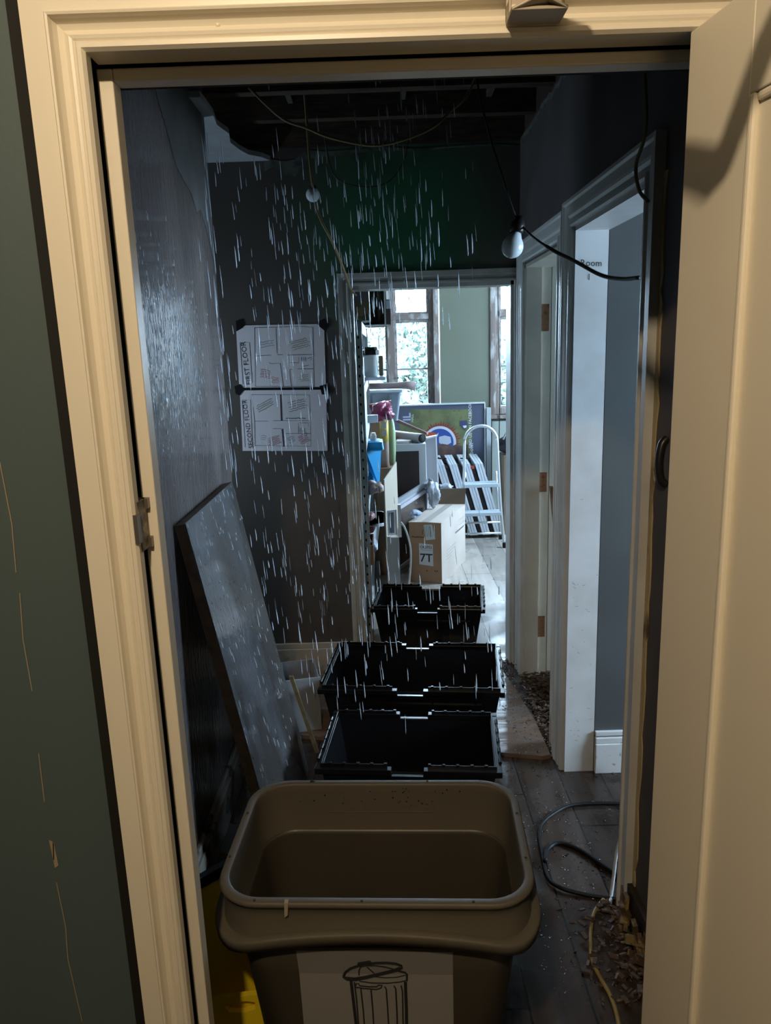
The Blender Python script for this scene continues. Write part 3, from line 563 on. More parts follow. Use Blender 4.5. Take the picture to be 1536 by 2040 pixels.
# ------------------------------------------------------------------ bin
bn = empty('waste_bin', (-0.035, 1.33, 0), 'large open taupe plastic bin with a dustbin picture poster on its front', 'bin')
def rrect(cx, cy, hx, hy, r, z, n=8, zf=None):
    out = []
    for (sx, sy, a0) in ((1, 1, 0), (-1, 1, 90), (-1, -1, 180), (1, -1, 270)):
        for k in range(n + 1):
            a = math.radians(a0 + 90 * k / n); out.append(Vector((cx + sx * (hx - r) + r * math.cos(a), cy + sy * (hy - r) + r * math.sin(a), z)))
    # straight sides get extra points so that curves can bend
    res = []
    for i, p in enumerate(out):
        q = out[(i + 1) % len(out)]; res.append(p)
        if (q - p).length > 0.08:
            for k in range(1, 16): res.append(p.lerp(q, k / 16))
    if zf: res = [Vector((p.x, p.y, zf(p))) for p in res]
    return res
bcx, bcy = -0.036, 1.335; ang = math.radians(-3.2)
def wav(off):
    def f(p):
        u = (p.x - bcx) / 0.27
        front = min(1, max(0, (bcy - p.y) / 0.15)); lift = 0.028 * (1 - min(1, abs(u)) ** 2) * abs(front)
        v = (p.y - bcy) / 0.19
        side = 0.022 * (1 - min(1, abs(v)) ** 2) * min(1, abs(u)) ** 4
        return off + lift + side
    return f
def spin(rings):
    c, s_ = math.cos(ang), math.sin(ang)
    return [[Vector((bcx + (p.x - bcx) * c - (p.y - bcy) * s_, bcy + (p.x - bcx) * s_ + (p.y - bcy) * c, p.z)) for p in r] for r in rings]
hood = MB()
Z0 = 0.680; hx, hy = 0.296, 0.192
rings = [rrect(bcx, bcy, hx + .003, hy + .006, .085, 0, zf=wav(.584)), rrect(bcx, bcy, hx - .003, hy, .080, 0, zf=wav(.600)), rrect(bcx, bcy, hx - .006, hy - .003, .078, .650), rrect(bcx, bcy, hx - .006, hy - .003, .08, Z0 - .012), rrect(bcx, bcy, hx - .001, hy + .003, .083, Z0 - .009), rrect(bcx, bcy, hx + .002, hy + .004, .084, Z0 - .004), rrect(bcx, bcy, hx, hy + .002, .083, Z0 + .0005), rrect(bcx, bcy, hx - .0015, hy + .0005, .082, Z0 + .0012),
         rrect(bcx, bcy, hx - .0145, hy - .0125, .07, Z0 + .0012), rrect(bcx, bcy, hx - .016, hy - .014, .07, Z0), rrect(bcx, bcy, hx - .017, hy - .015, .07, Z0 - .004), rrect(bcx, bcy, hx - .0175, hy - .0155, .07, Z0 - .02), rrect(bcx, bcy, hx - .020, hy - .018, .07, .60), rrect(bcx, bcy, hx - .028, hy - .026, .07, .566)]
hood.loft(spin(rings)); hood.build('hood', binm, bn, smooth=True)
fl = MB()
fr_ = [rrect(bcx, bcy, hx - .004, hy - .001, .08, 0, zf=wav(.600)), rrect(bcx, bcy, hx - .003, hy, .08, 0, zf=wav(.6005)), rrect(bcx, bcy, hx + .0115, hy + .0145, .09, 0, zf=wav(.600)), rrect(bcx, bcy, hx + .013, hy + .016, .09, 0, zf=wav(.598)), rrect(bcx, bcy, hx + .0135, hy + .0165, .09, 0, zf=wav(.595)), rrect(bcx, bcy, hx + .013, hy + .015, .09, 0, zf=wav(.578)), rrect(bcx, bcy, hx + .006, hy + .008, .085, 0, zf=wav(.578))]
fl.loft(spin(fr_)); fl.build('flange', binm, bn, smooth=True)
bo = MB()
br_ = [rrect(bcx, bcy, .20, .125, .06, .0), rrect(bcx, bcy, .206, .130, .06, .004), rrect(bcx, bcy, .262, .160, .065, .50), rrect(bcx, bcy, .272, .178, .07, .570), rrect(bcx, bcy, .272, .174, .07, .572), rrect(bcx, bcy, .269, .167, .07, .571), rrect(bcx, bcy, .267, .165, .07, .560), rrect(bcx, bcy, .255, .155, .06, .48), rrect(bcx, bcy, .20, .125, .055, .012)]
br2 = spin(br_); bo.loft(br2); n_ = len(br2[0]); bo.add(br2[-1], [tuple(range(n_))]); bo.add(br2[0], [tuple(range(n_))[::-1]])
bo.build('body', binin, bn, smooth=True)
bl = MB(); bl.box(-.12, .12, -.0025, .0025, -.001, .001, mat=Matrix.Translation((bcx + .0, bcy + .176, .612)) @ Matrix.Rotation(ang, 4, 'Z')); bl.build('moulded_ridge', binm, bn, bevel=.0008)
nt_ = MB()
for k, (x, y) in enumerate(((-.215, -.188), (-.02, -.188), (.18, -.188), (-.29, -.07), (.288, -.07), (.288, .07), (-.287, .07), (-.16, .188), (.10, .188))):
    c, s_ = math.cos(ang), math.sin(ang); MB().lathe((bcx + x * c - y * s_, bcy + x * s_ + y * c, Z0 + .0016), [(.0028, 0), (.0028, .0008), (.0001, .001)], 8).build('pop_rivet', ink, bn)
for k, (x, y, s1) in enumerate(((-.155, -.196, .022), (-.165, .186, .02))):
    c, s_ = math.cos(ang), math.sin(ang); X_ = bcx + x * c - y * s_; Y_ = bcy + x * s_ + y * c
    MB().prism([(X_ - .004, Y_ - .001, Z0 + .0035), (X_ + .003, Y_ - .001, Z0 + .0035), (X_ + .001, Y_ - .001, Z0 - s1), (X_ - .005, Y_ - .001, Z0 - s1 * 1.2)], (0, .010, 0)).build('crack', darkreveal if k else M('stress_whitened_plastic', (.32, .27, .2), .6), bn)
# poster with the dustbin drawing
Pc = Vector((bcx - .012, 0, 0)); 
def PB(u, v, off=0.0):   # point on the bin's tapering front; v = height, u = sideways
    hy_ = .160 + (.178 - .160) * (v - .5) / .075 if v > .5 else .125 + (.160 - .125) * v / .5
    c, s_ = math.cos(ang), math.sin(ang); x = u; y = -(hy_ + .0015 + off)
    return Vector((bcx + x * c - y * s_, bcy + x * s_ + y * c, v))
pp = MB(); us = [-.148, .142]; vs_ = [.565, .50, .40, .30, .22]; g = [[PB(u, v) for u in us] for v in vs_]
for i in range(len(vs_) - 1): pp.add([g[i][0], g[i][1], g[i + 1][1], g[i + 1][0]], [(0, 1, 2, 3)])
post = pp.build('poster', M('poster_paper', (.25, .245, .235), .6), bn)
dr = MB(); PX = lambda px, py: PB(-.148 + (px / 1372) * .288, .548 - (py - 100) * .000222, .0012)
def st(pts, wd, closed=False):
    P_ = [PX(*p) for p in pts] + ([PX(*pts[0])] if closed else [])
    dr.stroke(P_, wd, (math.sin(ang), -math.cos(ang), .12))
st([(400, 340), (420, 290), (470, 240), (540, 205), (620, 180), (700, 165), (800, 160), (880, 172), (925, 195), (930, 225), (890, 255), (800, 290), (700, 325), (600, 355), (500, 378), (430, 375), (402, 350)], .0048, True)
st([(415, 350), (500, 358), (600, 338), (700, 308), (800, 272), (880, 238), (915, 215)], .003)
st([(540, 330), (545, 260), (565, 215), (620, 200), (700, 200), (780, 215), (850, 240)], .0022); st([(618, 215), (650, 262), (680, 300)], .0022)
st([(545, 215), (545, 175), (650, 150), (662, 185)], .0055); st([(570, 215), (572, 188), (640, 172), (640, 190)], .003)
st([(900, 265), (955, 285), (972, 310), (968, 385)], .004); st([(690, 340), (780, 350), (880, 342), (960, 318)], .002); st([(540, 390), (650, 408), (800, 408), (900, 395), (965, 375)], .0022)
st([(465, 385), (475, 600), (488, 900), (500, 1300)], .006); st([(955, 390), (955, 700), (945, 1300)], .006)
st([(495, 400), (505, 600), (515, 1300)], .0028); st([(550, 470), (560, 700), (570, 1300)], .0028); st([(642, 480), (648, 700), (650, 1300)], .0028); st([(765, 445), (780, 470), (785, 720), (790, 1300)], .0028)
st([(850, 435), (866, 470), (868, 720), (862, 1300)], .003); st([(915, 430), (926, 500), (922, 720), (912, 1300)], .0028)
st([(500, 455), (512, 415), (535, 420), (540, 440), (620, 450), (700, 448), (708, 432), (745, 432), (735, 458), (715, 470), (690, 478), (560, 468), (530, 460), (505, 460)], .0026)
dr.build('dustbin_drawing', ink, bn)

# ------------------------------------------------------------------ leaning wet board and the thinner one behind
bd = MB()
T0, T1 = Vector((LW + .012, 2.058, 1.190)), Vector((LW + .012, 2.80, 1.155)); F0, F1 = Vector((-.535, 2.30, 0.002)), Vector((-.335, 2.72, 0.002))
T0 = Vector((-.582, 2.10, 1.170)); T1 = Vector((-.582, 2.795, 1.170)); F0 = Vector((-.345, 2.01, .004)); F1 = Vector((-.345, 2.705, .004))
nrm = ((T1 - T0).cross(F0 - T0)).normalized(); nrm = nrm if nrm.x > 0 else -nrm
nn = nrm * -.034
mw = M('wet_laminated_board', (0.085, 0.083, 0.088), 0.12, col2=(0.045, 0.04, 0.038), scale=4, fac=(.45, .55), bump=0.7, bscale=70, stretch=(1, 1, .25), rough2=.28, coat=.3)
lbr = empty('leaning_board', (-.46, 2.4, 0), 'tall wet dark board with a sawn edge leaning on the left wall', 'board')
n2 = nrm * -.003
bd.hexa([F0 + nn, F1 + nn, F1 + n2, F0 + n2], [T0 + nn, T1 + nn, T1 + n2, T0 + n2]); bd.build('chipboard_core', M('sawn_chipboard', (.11, .065, .04), .6, col2=(.06, .035, .02), scale=30), lbr)
MB().hexa([F0 + n2, F1 + n2, F1, F0], [T0 + n2, T1 + n2, T1, T0]).build('laminate_face', mw, lbr)
# clear plastic box and stick behind the board
pb = MB(); m4, q = rotbox((-.405, 3.06, .146), .15, .20, .25, rz=.2); x0, x1, y0, y1, z0, z1 = q; t = .003
pb.box(x0, x0 + t, y0, y1, z0, z1, mat=m4).box(x1 - t, x1, y0, y1, z0, z1, mat=m4).box(x0, x1, y0, y0 + t, z0, z1, mat=m4).box(x0, x1, y1 - t, y1, z0, z1, mat=m4).box(x0, x1, y0, y1, z0, z0 + t, mat=m4).box(x0 - .006, x1 + .006, y0 - .006, y0 + t, z1 - .012, z1, mat=m4)
tag(pb.build('plastic_box', M('cloudy_plastic', (.42, .44, .47), .3, trans=.35), bevel=.001), 'cloudy plastic box on the floor behind the leaning wet board', 'box')
stc = MB(); stc.hexa([(-.330, 2.82, 0), (-.314, 2.82, 0), (-.314, 2.835, 0), (-.330, 2.835, 0)], [(-.43, 2.90, .31), (-.414, 2.90, .31), (-.414, 2.915, .31), (-.43, 2.915, .31)])
tag(stc.build('measuring_stick', M('varnished_yellow_wood', (.13, .11, .05), .5, col2=(.09, .06, .03), scale=30)), 'yellowish striped wooden stick beside the cloudy plastic box', 'stick')

# yellow floor sign and yellow board
ys_ = empty('floor_sign', (-.40, 1.30, 0), 'folded yellow plastic floor sign with a handle hole, left of the bin', 'sign')
sg = MB()
sp = [(-.46, .0), (-.46, .20), (-.445, .262), (-.42, .285), (-.39, .293), (-.31, .300), (-.30, .20), (-.28, .0)]
hole = [(-.385, .272), (-.365, .281), (-.335, .284), (-.318, .280), (-.318, .262), (-.345, .254), (-.375, .257)]
def holed(mb, outer, inner, y, dy):
    bm = bmesh.new()
    ev_ = []
    for loop in (outer, inner):
        vs = [bm.verts.new((a, y, b_)) for a, b_ in loop]
        for i in range(len(vs)): ev_.append(bm.edges.new((vs[i], vs[(i + 1) % len(vs)])))
    bmesh.ops.triangle_fill(bm, use_beauty=True, use_dissolve=False, edges=ev_)
    bm.verts.index_update(); vs = [v.co.copy() for v in bm.verts]; fs = [tuple(v.index for v in f.verts) for f in bm.faces]; bm.free()
    n = len(vs); mb.add(vs + [v + Vector((0, dy, 0)) for v in vs], fs + [tuple(i + n for i in f[::-1]) for f in fs])
    for loop in (outer, inner):
        for i in range(len(loop)):
            a, b_ = loop[i], loop[(i + 1) % len(loop)]
            mb.add([(a[0], y, a[1]), (b_[0], y, b_[1]), (b_[0], y + dy, b_[1]), (a[0], y + dy, a[1])], [(0, 1, 2, 3)])
holed(sg, sp, hole, 1.335, .012)
sg.build('front_panel', yellow, ys_)
s2 = MB(); s2.prism([(-.46, 1.36, 0), (-.46, 1.352, .25), (-.30, 1.352, .28), (-.28, 1.36, 0)], (0, .01, 0)); s2.build('rear_panel', yellow, ys_)
yb_ = empty('yellow_board', (-.42, 1.42, 0), 'tall yellow plastic board with a black top edge leaning between jamb and bin', 'board')
yb1 = MB().prism([(-.56, 1.40, 0), (-.56, 1.42, .43), (-.36, 1.42, .545), (-.30, 1.42, .50), (-.27, 1.40, 0)], (0, .012, 0)); yb1.build('panel', yellow, yb_)
yb2 = MB().prism([(-.56, 1.415, .43), (-.56, 1.415, .455), (-.355, 1.415, .572), (-.355, 1.415, .547)], (0, .022, 0)); yb2.build('edge_strip', blackp, yb_)

# ------------------------------------------------------------------ floor: plywood, debris, cables, droplets
ply = MB(); ply.prism([(-.45, 2.95, 0.001), (.60, 2.705, .001), (.635, 2.715, .001), (.63, 3.0, .001), (.60, 3.3, .001), (.56, 3.60, .001), (-.50, 3.60, .001)], (0, 0, .018))
tag(ply.build('plywood_sheet', M('wet_plywood', (.21, .135, .095), .16, col2=(.15, .095, .068), scale=5, rough2=.4, bump=.25, bscale=18, stretch=(1, 4, 1))), 'wet brown plywood sheet laid on the corridor floor under the crates', 'plywood')
db = MB(); r = random.Random(12)
def chip(x, y, z, s):
    a = r.uniform(0, 6.28); b_ = r.uniform(.3, 1); m = Matrix.Translation((x, y, z)) @ Matrix.Rotation(a, 4, 'Z') @ Matrix.Rotation(r.uniform(-.4, .4), 4, 'X')
    db.box(-s, s, -s * b_ * .6, s * b_ * .6, -s * .25, s * .25, mat=m)
for k in range(900):
    t = r.random(); y = 2.72 + t * .95; x = .60 + .02 * math.sin(y * 9) + abs(r.gauss(0, .035)) - (.05 * t); chip(min(x, .66), y, .004 + r.uniform(0, .012) * (1 if x < .64 else 2), r.uniform(.002, .007))
for k in range(900): chip(r.uniform(.64, .84), r.uniform(2.86, 3.47), .004 + r.uniform(0, .03), r.uniform(.003, .012))
for k in range(260): chip(r.gauss(.63, .05), r.uniform(1.55, 1.90), .004 + r.uniform(0, .025), r.uniform(.003, .013))
for k in range(120): chip(r.uniform(.35, .95), r.uniform(1.7, 2.65), .003, r.uniform(.0015, .005))
tag(db.build('debris', M('crumbled_wood_and_plaster', (.09, .055, .035), .6, col2=(.22, .17, .11), scale=55, fac=(.55, .65))), 'crumbled brown plaster and wood scraps along the right side of the floor', 'debris', kind='stuff')
def cable(name, pts, rad, m, label, cat='cable', g=None, n=6):
    return tag(MB().tube(smoothpath(pts, n), rad, 8).build(name, m, smooth=True), label, cat, g)
zc = .008
cable('power_cable', [(.90, 2.38, zc), (.75, 2.395, zc), (.64, 2.39, zc), (.57, 2.35, zc), (.51, 2.29, zc), (.485, 2.22, zc), (.475, 2.12, zc), (.47, 2.02, zc), (.50, 1.97, zc + .004), (.56, 1.945, zc), (.63, 1.925, zc), (.68, 1.915, zc)], .0065, blackrub, 'thick black rubber cable curving in a wide loop over the wet floor')
cable('power_cable', [(.475, 2.08, zc + .014), (.50, 2.155, zc), (.545, 2.185, zc), (.60, 2.15, zc), (.65, 2.08, zc), (.71, 1.99, zc)], .0075, blackrub, 'shorter black cable loop lying inside the wide one by the doorway')
pale = M('muddy_yellow_flex', (.32, .24, .08), .35); whitec = M('wet_white_flex', (.45, .47, .50), .15)
cable('mains_flex', [(.615, 1.915, .012), (.575, 1.87, .010), (.548, 1.81, .008), (.530, 1.75, .008), (.520, 1.70, .008), (.525, 1.64, .008), (.535, 1.58, .008), (.53, 1.50, .008), (.50, 1.40, .008)], .006, pale, 'muddy yellow flex running towards the viewer on the floor')
cable('white_flex', [(.68, 1.98, .17), (.668, 1.975, .12), (.655, 1.955, .05), (.642, 1.93, .012), (.63, 1.90, .010)], .0055, whitec, 'short wet white flex hanging down by the chipped door casing')
rot_ = MB(); r = random.Random(2)
for k in range(16):
    x = r.uniform(.62, .67); y = r.uniform(1.62, 1.82); m = Matrix.Translation((x, y, r.uniform(.02, .08))) @ Matrix.Rotation(r.uniform(-1, 1), 4, 'X') @ Matrix.Rotation(r.uniform(-.5, .5), 4, 'Y')
    rot_.box(-.006, .006, -.012, .012, -r.uniform(.02, .06), .05, mat=m)
tag(rot_.build('rotten_wood', M('rotten_wood_splinters', (.11, .065, .03), .7, col2=(.30, .22, .10), scale=25, fac=(.5, .6))), 'rotten splintered wood at the foot of the chipped casing', 'rotten wood', kind='stuff')
bag = MB(); bag.lathe((.895, 2.54, 0), [(.02, 0), (.024, .03), (.018, .06), (.021, .075)], 9); tag(bag.build('plaster_lump', M('white_plaster_lump', (.5, .5, .46), .8), smooth=False), 'white crumbling lump standing on the dark floor inside the near right doorway', 'lump')

dm = M('water_drop', (.9, .95, 1), .03, trans=1.0, ior=1.33)
dp = MB(); r = random.Random(77)
def dome(c, rd, nx=(0, 0, 1), h=.45):
    q = Vector((0, 0, 1)).rotation_difference(Vector(nx)).to_matrix(); c = Vector(c); n = 6
    rings = [[c + q @ Vector((rd * a * math.cos(k * 6.2832 / n), rd * a * math.sin(k * 6.2832 / n), rd * b_ * h)) for k in range(n)] for a, b_ in ((1, 0), (.8, .6), (.4, .93), (.05, 1))]
    dp.loft(rings, 0, True)
for k in range(420):
    x = r.uniform(.38, .66); y = r.uniform(1.6, 2.66); dome((x, y, 0.001), r.uniform(.0012, .0045))
for k in range(380):
    x = r.uniform(.50, .62); y = r.uniform(2.73, 3.6); dome((x, y, 0.0195), r.uniform(.0012, .004))
for k in range(260):
    t, u_ = r.random(), r.random(); a = T0.lerp(T1, t); b_ = F0.lerp(F1, t); p = a.lerp(b_, u_ * .9); dome(p + nrm * .0005, r.uniform(.0015, .0035), nrm)
for k in range(55):
    c, s_ = math.cos(ang), math.sin(ang); x = r.choice([r.gauss(.06, .05), r.uniform(-.2, .22)]); z = r.uniform(.61, .672); y = hy - .0165
    dome((bcx + x * c - y * s_, bcy + x * s_ + y * c, z), r.uniform(.001, .0022), (0, -1, 0.1))
for k in range(500): dome((LW + .0005, r.uniform(1.3, 2.95), r.uniform(.9, 2.0)), r.uniform(.0012, .003), (1, 0, 0))
tag(dp.build('water_droplets', dm, smooth=True), 'clear water droplets beading on the floor, boards and bin', 'water droplets', kind='stuff')

# ------------------------------------------------------------------ falling water
wm = M('falling_water', (.80, .90, 1.0), .12, trans=.45, ior=1.33, spec=1.0)
fwm = MB(); r = random.Random(31)
def streak(x, y, z, l, rd, lean):
    rings = []; n = 5
    for f, k in ((0, .15), (.25, .7), (.6, 1.0), (.88, .9), (1, .2)):
        c = Vector((x + lean * l * f, y, z - l * f)); rings.append([c + Vector((rd * k * math.cos(a * 6.2832 / n), rd * k * math.sin(a * 6.2832 / n), 0)) for a in range(n)])
    fwm.loft(rings, 0, True)
for k in range(780):
    d = r.random()
    if d < .62:
        x = r.gauss(-.30, .17); y = r.uniform(2.5, 3.55); z = r.uniform(.35, 2.35)
        if not (-.60 < x < .1): x = r.uniform(-.58, .05)
    elif d < .88:
        x = r.gauss(.06, .14); y = r.uniform(2.2, 3.5); z = r.uniform(1.75, 2.62)
    else:
        x = r.uniform(-.2, .42); y = r.uniform(2.3, 3.1); z = r.uniform(.3, 1.0)
    if z - .1 < .3 and x > -.3: z += .2
    streak(x, y, z, r.uniform(.03, .085), r.uniform(.0008, .0026), r.uniform(.0, .09))
for k in range(60):
    streak(LW + r.uniform(.012, .03), 1.78 + r.gauss(0, .02), r.uniform(1.2, 2.3), r.uniform(.05, .12), .0016, .02)
for k in range(42):
    streak(-.590 + r.gauss(0, .010), 2.80 + r.gauss(0, .04), r.uniform(1.0, 2.5), r.uniform(.05, .14), .0016, .03)
tag(fwm.build('falling_water', wm, smooth=True), 'streaks of water falling from the ceiling into the corridor', 'falling water', kind='stuff')

fwm = MB()  # whitish beads modelled as the glints on the wet wall and board
for k in range(420):
    y = 2.25 + r.gauss(0, .20); z = 1.66 + r.gauss(0, .13); l = r.uniform(.006, .03)
    if y > 2.9 or y < 1.7: continue
    streak(LW + .0008, y, z, l, r.uniform(.0006, .0014), 0)
for k in range(120):
    t, u_ = r.random(), r.random() ** 1.4; a = T0.lerp(T1, t); b_ = F0.lerp(F1, t); p = a.lerp(b_, u_ * .9); q_ = a.lerp(b_, u_ * .9 + r.uniform(.006, .03)); rd_ = r.uniform(.0006, .0014)
    fwm.tube([p + nrm * .0006, p.lerp(q_, .6) + nrm * .0008, q_ + nrm * .0006], [rd_ * .4, rd_, rd_ * .6], 5)
tag(fwm.build('running_water_glints', wm, smooth=True), 'pale water beads set as glints down the left wall and the leaning board', 'running water', kind='stuff')

# ------------------------------------------------------------------ cables and bulbs under the ceiling
flex = M('old_olive_flex', (.16, .14, .05), .5); darkflex = M('dark_flex', (.035, .03, .018), .5)
bulbm = M('opal_bulb_glass', (.62, .68, .72), .15); capm = M('black_bakelite', (.015, .014, .013), .35)
def bulb(c, axis, label, m2, rad=.03):
    root = empty('light_bulb', Vector(c), label, 'light bulb', 'bare bulbs hanging in the corridor'); ax = Vector(axis)
    prof = [(.0005, -rad)] + [(rad * math.sin(a), -rad * math.cos(a)) for a in [i * math.pi / 12 for i in range(1, 9)]] + [(rad * .62, rad * .85), (rad * .46, rad * 1.3)]
    MB().lathe(c, prof, 24, axis=ax).build('glass', m2, root, smooth=True)
    MB().lathe(Vector(c) + ax * rad * 1.25, [(rad * .52, 0), (rad * .62, .006), (rad * .62, .03), (rad * .45, .036), (rad * .3, .05)], 16, axis=ax).build('lamp_holder', capm, root, smooth=True)
    return root
bulb((.418, 2.40, 1.940), Vector((.25, .05, .9)).normalized(), 'opal bulb in a black holder hanging on the right by the casings', bulbm, .034)
bulb((-.25, 3.2, 2.262), Vector((0, .85, .5)).normalized(), 'opal bulb hanging in front of the far wall, left side', bulbm, .028)
cable('ceiling_cable', [(.30, 2.42, 2.62), (.312, 2.4, 2.41), (.348, 2.4, 2.26), (.386, 2.4, 2.145), (.424, 2.41, 2.04), (.442, 2.40, 2.005), (.475, 2.34, 1.955), (.52, 2.28, 1.91), (.563, 2.22, 1.875), (.612, 2.12, 1.825), (.640, 2.02, 1.805), (.652, 1.93, 1.800)], [.0035] * 40 + [.0055] * 27, darkflex, 'dark cable dropping past the right bulb and sagging to the near casing')
cable('ceiling_cable', [(.385, 3.0, 2.64), (.38, 3.0, 2.598), (.345, 3.0, 2.54), (.296, 3.0, 2.50), (.22, 3.0, 2.442), (.107, 3.0, 2.403), (-.006, 3.0, 2.389), (-.155, 3.0, 2.42), (-.246, 3.0, 2.457), (-.337, 3.0, 2.494), (-.45, 3.0, 2.60)], .005, flex, 'olive cable sagging across the corridor between the roof timbers')
cable('ceiling_cable', [(-.262, 3.2, 2.66), (-.259, 3.2, 2.51), (-.255, 3.2, 2.38), (-.250, 3.22, 2.29), (-.240, 3.215, 2.22), (-.221, 3.2, 2.162), (-.190, 3.2, 2.10), (-.165, 3.25, 2.044), (-.14, 3.4, 1.97), (-.125, 3.55, 1.92), (-.105, 3.62, 1.895)], .005, M('old_tan_flex', (.20, .14, .06), .5), 'tan cable running down past the left bulb to the far door frame')
cable('ceiling_cable', [(.60, 1.80, 2.60), (.61, 1.83, 2.3), (.632, 1.86, 2.13), (.632, 1.92, 2.06), (.635, 1.90, 2.0), (.644, 1.86, 1.966)], .0045, flex, 'olive cable hanging close to the near right casing')
cable('ceiling_cable', [(.16, 3.62, 2.60), (.14, 3.62, 2.48), (.06, 3.62, 2.385), (-.06, 3.62, 2.37), (-.18, 3.62, 2.42), (-.22, 3.62, 2.60)], .003, darkflex, 'thin black cable hanging in a curve against the green wall')
hk = MB().tube(smoothpath([(.668, 1.735, 1.42), (.656, 1.733, 1.405), (.650, 1.73, 1.365), (.655, 1.728, 1.325), (.668, 1.725, 1.31)], 5), .010, 8)
tag(hk.build('pull_handle', capm, smooth=True), 'black curved handle on the dark wall beside the open door', 'handle')

# ------------------------------------------------------------------ floor plan posters
def poster(pts, label):
    y = FY - .004; root = empty('floor_plan_poster', (pts[0][0], y, pts[-1][1]), label, 'poster', 'floor plans taped to the far wall')
    MB().prism([(a, y, b_) for a, b_ in pts], (0, .002, 0)).build('sheet', paper, root)
    return root
Yp = FY - .0048
def strokes(root, L, m, wd, name):
    mb = MB()
    for seg in L: mb.stroke([(a, Yp, b_) for a, b_ in seg], wd, (0, -1, 0))
    return mb.build(name, m, root)
# region-3 crop to wall coordinates
def C(u, v):
    px = 440 + u / 5.486; py = 600 + v / 5.486
    uu = (px - 768) / 1476; vv = -(py - 1020) / 1476; d = FW + CR * uu + CU * vv; t = FY / d.y
    return (d.x * t, EYE + d.z * t)
def scrib(cx, cy, ang_, L_, rows, seed, h=16):
    r = random.Random(seed); out = []
    ca, sa = math.cos(ang_), math.sin(ang_)
    for k in range(rows):
        n = int(L_ / 9); row = []; l0 = r.uniform(0, L_ * .15); 
        for i in range(n):
            a = l0 + i * 9 - L_ / 2; b_ = (k - rows / 2) * h + r.uniform(-6, 6)
            row.append(C(cx + a * ca - b_ * sa, cy + a * sa + b_ * ca))
        out.append(row)
    return out
p1 = poster([C(170, 330), C(270, 265), C(1050, 250), C(1130, 320), C(1148, 935), C(250, 945), (C(200, 900))], 'upper white floor plan sheet headed FIRST FLOOR')
p2 = poster([C(210, 1020), C(255, 975), C(1150, 968), C(1165, 1635), C(240, 1635)], 'lower white floor plan sheet headed SECOND FLOOR')
for root, txt, (u, v), sz in ((p1, 'FIRST FLOOR', (280, 680), .026), (p2, 'SECOND FLOOR', (298, 1345), .0235)):
    a, b_ = C(u, v); lettering(txt, sz * 1.35, plane4((a, Yp, b_), (-.07, 0, 1), (-1, 0, -.07)), ink, root, 'lettering')
box = lambda a, b_, c, d: [C(a, b_), C(c, b_), C(c, d), C(a, d), C(a, b_)]
strokes(p1, [[C(212, 455), C(315, 450), C(345, 890), C(245, 905), C(212, 455)], [C(370, 290), C(600, 285), C(830, 275), C(1005, 285), C(1020, 935)], [C(370, 290), C(380, 930), C(1020, 930)], [C(605, 295), C(615, 570)],
             [C(375, 600), C(550, 590)], [C(620, 585), C(680, 585)], [C(725, 590), C(1010, 580)], [C(530, 665), C(540, 682), C(650, 680), C(685, 935)], [C(750, 670), C(850, 675), C(852, 610)], [C(755, 750), C(760, 840), C(775, 930)], [C(755, 745), C(780, 745)], [C(840, 740), C(1010, 740)],
             [C(880, 610), C(885, 650)], [C(905, 610), C(910, 650)], [C(925, 610), C(930, 655)], [C(950, 625), C(990, 612), C(985, 645)], [C(885, 715), C(960, 700)]], ink, .0022, 'plan_lines')
strokes(p2, [[C(235, 1080), C(325, 1078), C(350, 1590), C(268, 1595), C(235, 1080)], [C(330, 1020), C(970, 1025), C(985, 1585), C(370, 1575)], [C(370, 1310), C(520, 1310)], [C(570, 1305), C(970, 1305)], [C(570, 1392), C(660, 1392)], [C(710, 1445), C(980, 1445)], [C(340, 1020), C(370, 1310), C(375, 1575)],
             [C(850, 1330), C(960, 1330), C(955, 1365)], [C(870, 1385), C(870, 1435)], [C(890, 1385), C(890, 1435)], [C(915, 1385), C(918, 1435)], [C(850, 1330), C(850, 1440)]], ink, .0020, 'plan_lines')
strokes(p2, [[C(655, 1018), C(665, 1305)], [C(672, 1395), C(692, 1590)]], M('purple_brown_ink', (.06, .045, .06), .7), .0075, 'party_wall_marking')
strokes(p1, scrib(860, 480, -.25, 200, 5, 1, 22), inky, .0022, 'olive_writing'); strokes(p1, scrib(500, 480, -.2, 170, 3, 2, 26), inkb, .0018, 'blue_writing'); strokes(p1, scrib(480, 800, .2, 120, 5, 3, 20), inkr, .0022, 'red_writing')
strokes(p1, scrib(590, 870, .1, 90, 4, 4, 18), M('orange_ink', (.35, .15, .05), .7), .0022, 'orange_writing'); strokes(p1, scrib(910, 850, -.1, 110, 4, 5, 22), inky, .0018, 'olive_note')
strokes(p2, scrib(480, 1150, -.5, 200, 4, 6, 22), inkg, .0022, 'green_writing'); strokes(p2, scrib(830, 1150, -.25, 190, 5, 7, 24), ink, .0020, 'black_writing'); strokes(p2, scrib(820, 1285, 0, 230, 1, 8, 10), ink, .003, 'black_caption')
strokes(p2, scrib(590, 1530, -.3, 140, 6, 9, 16), inkr, .0022, 'red_writing'); strokes(p2, scrib(910, 1510, -.5, 120, 6, 10, 18), inkr, .0022, 'red_note'); strokes(p2, scrib(770, 1520, -.3, 90, 4, 11, 18), inkb, .0018, 'blue_writing'); strokes(p2, scrib(470, 1500, .2, 70, 3, 12, 20), inkb, .002, 'grey_writing')
tapem = M('black_gaffer_tape', (.008, .008, .009), .4)
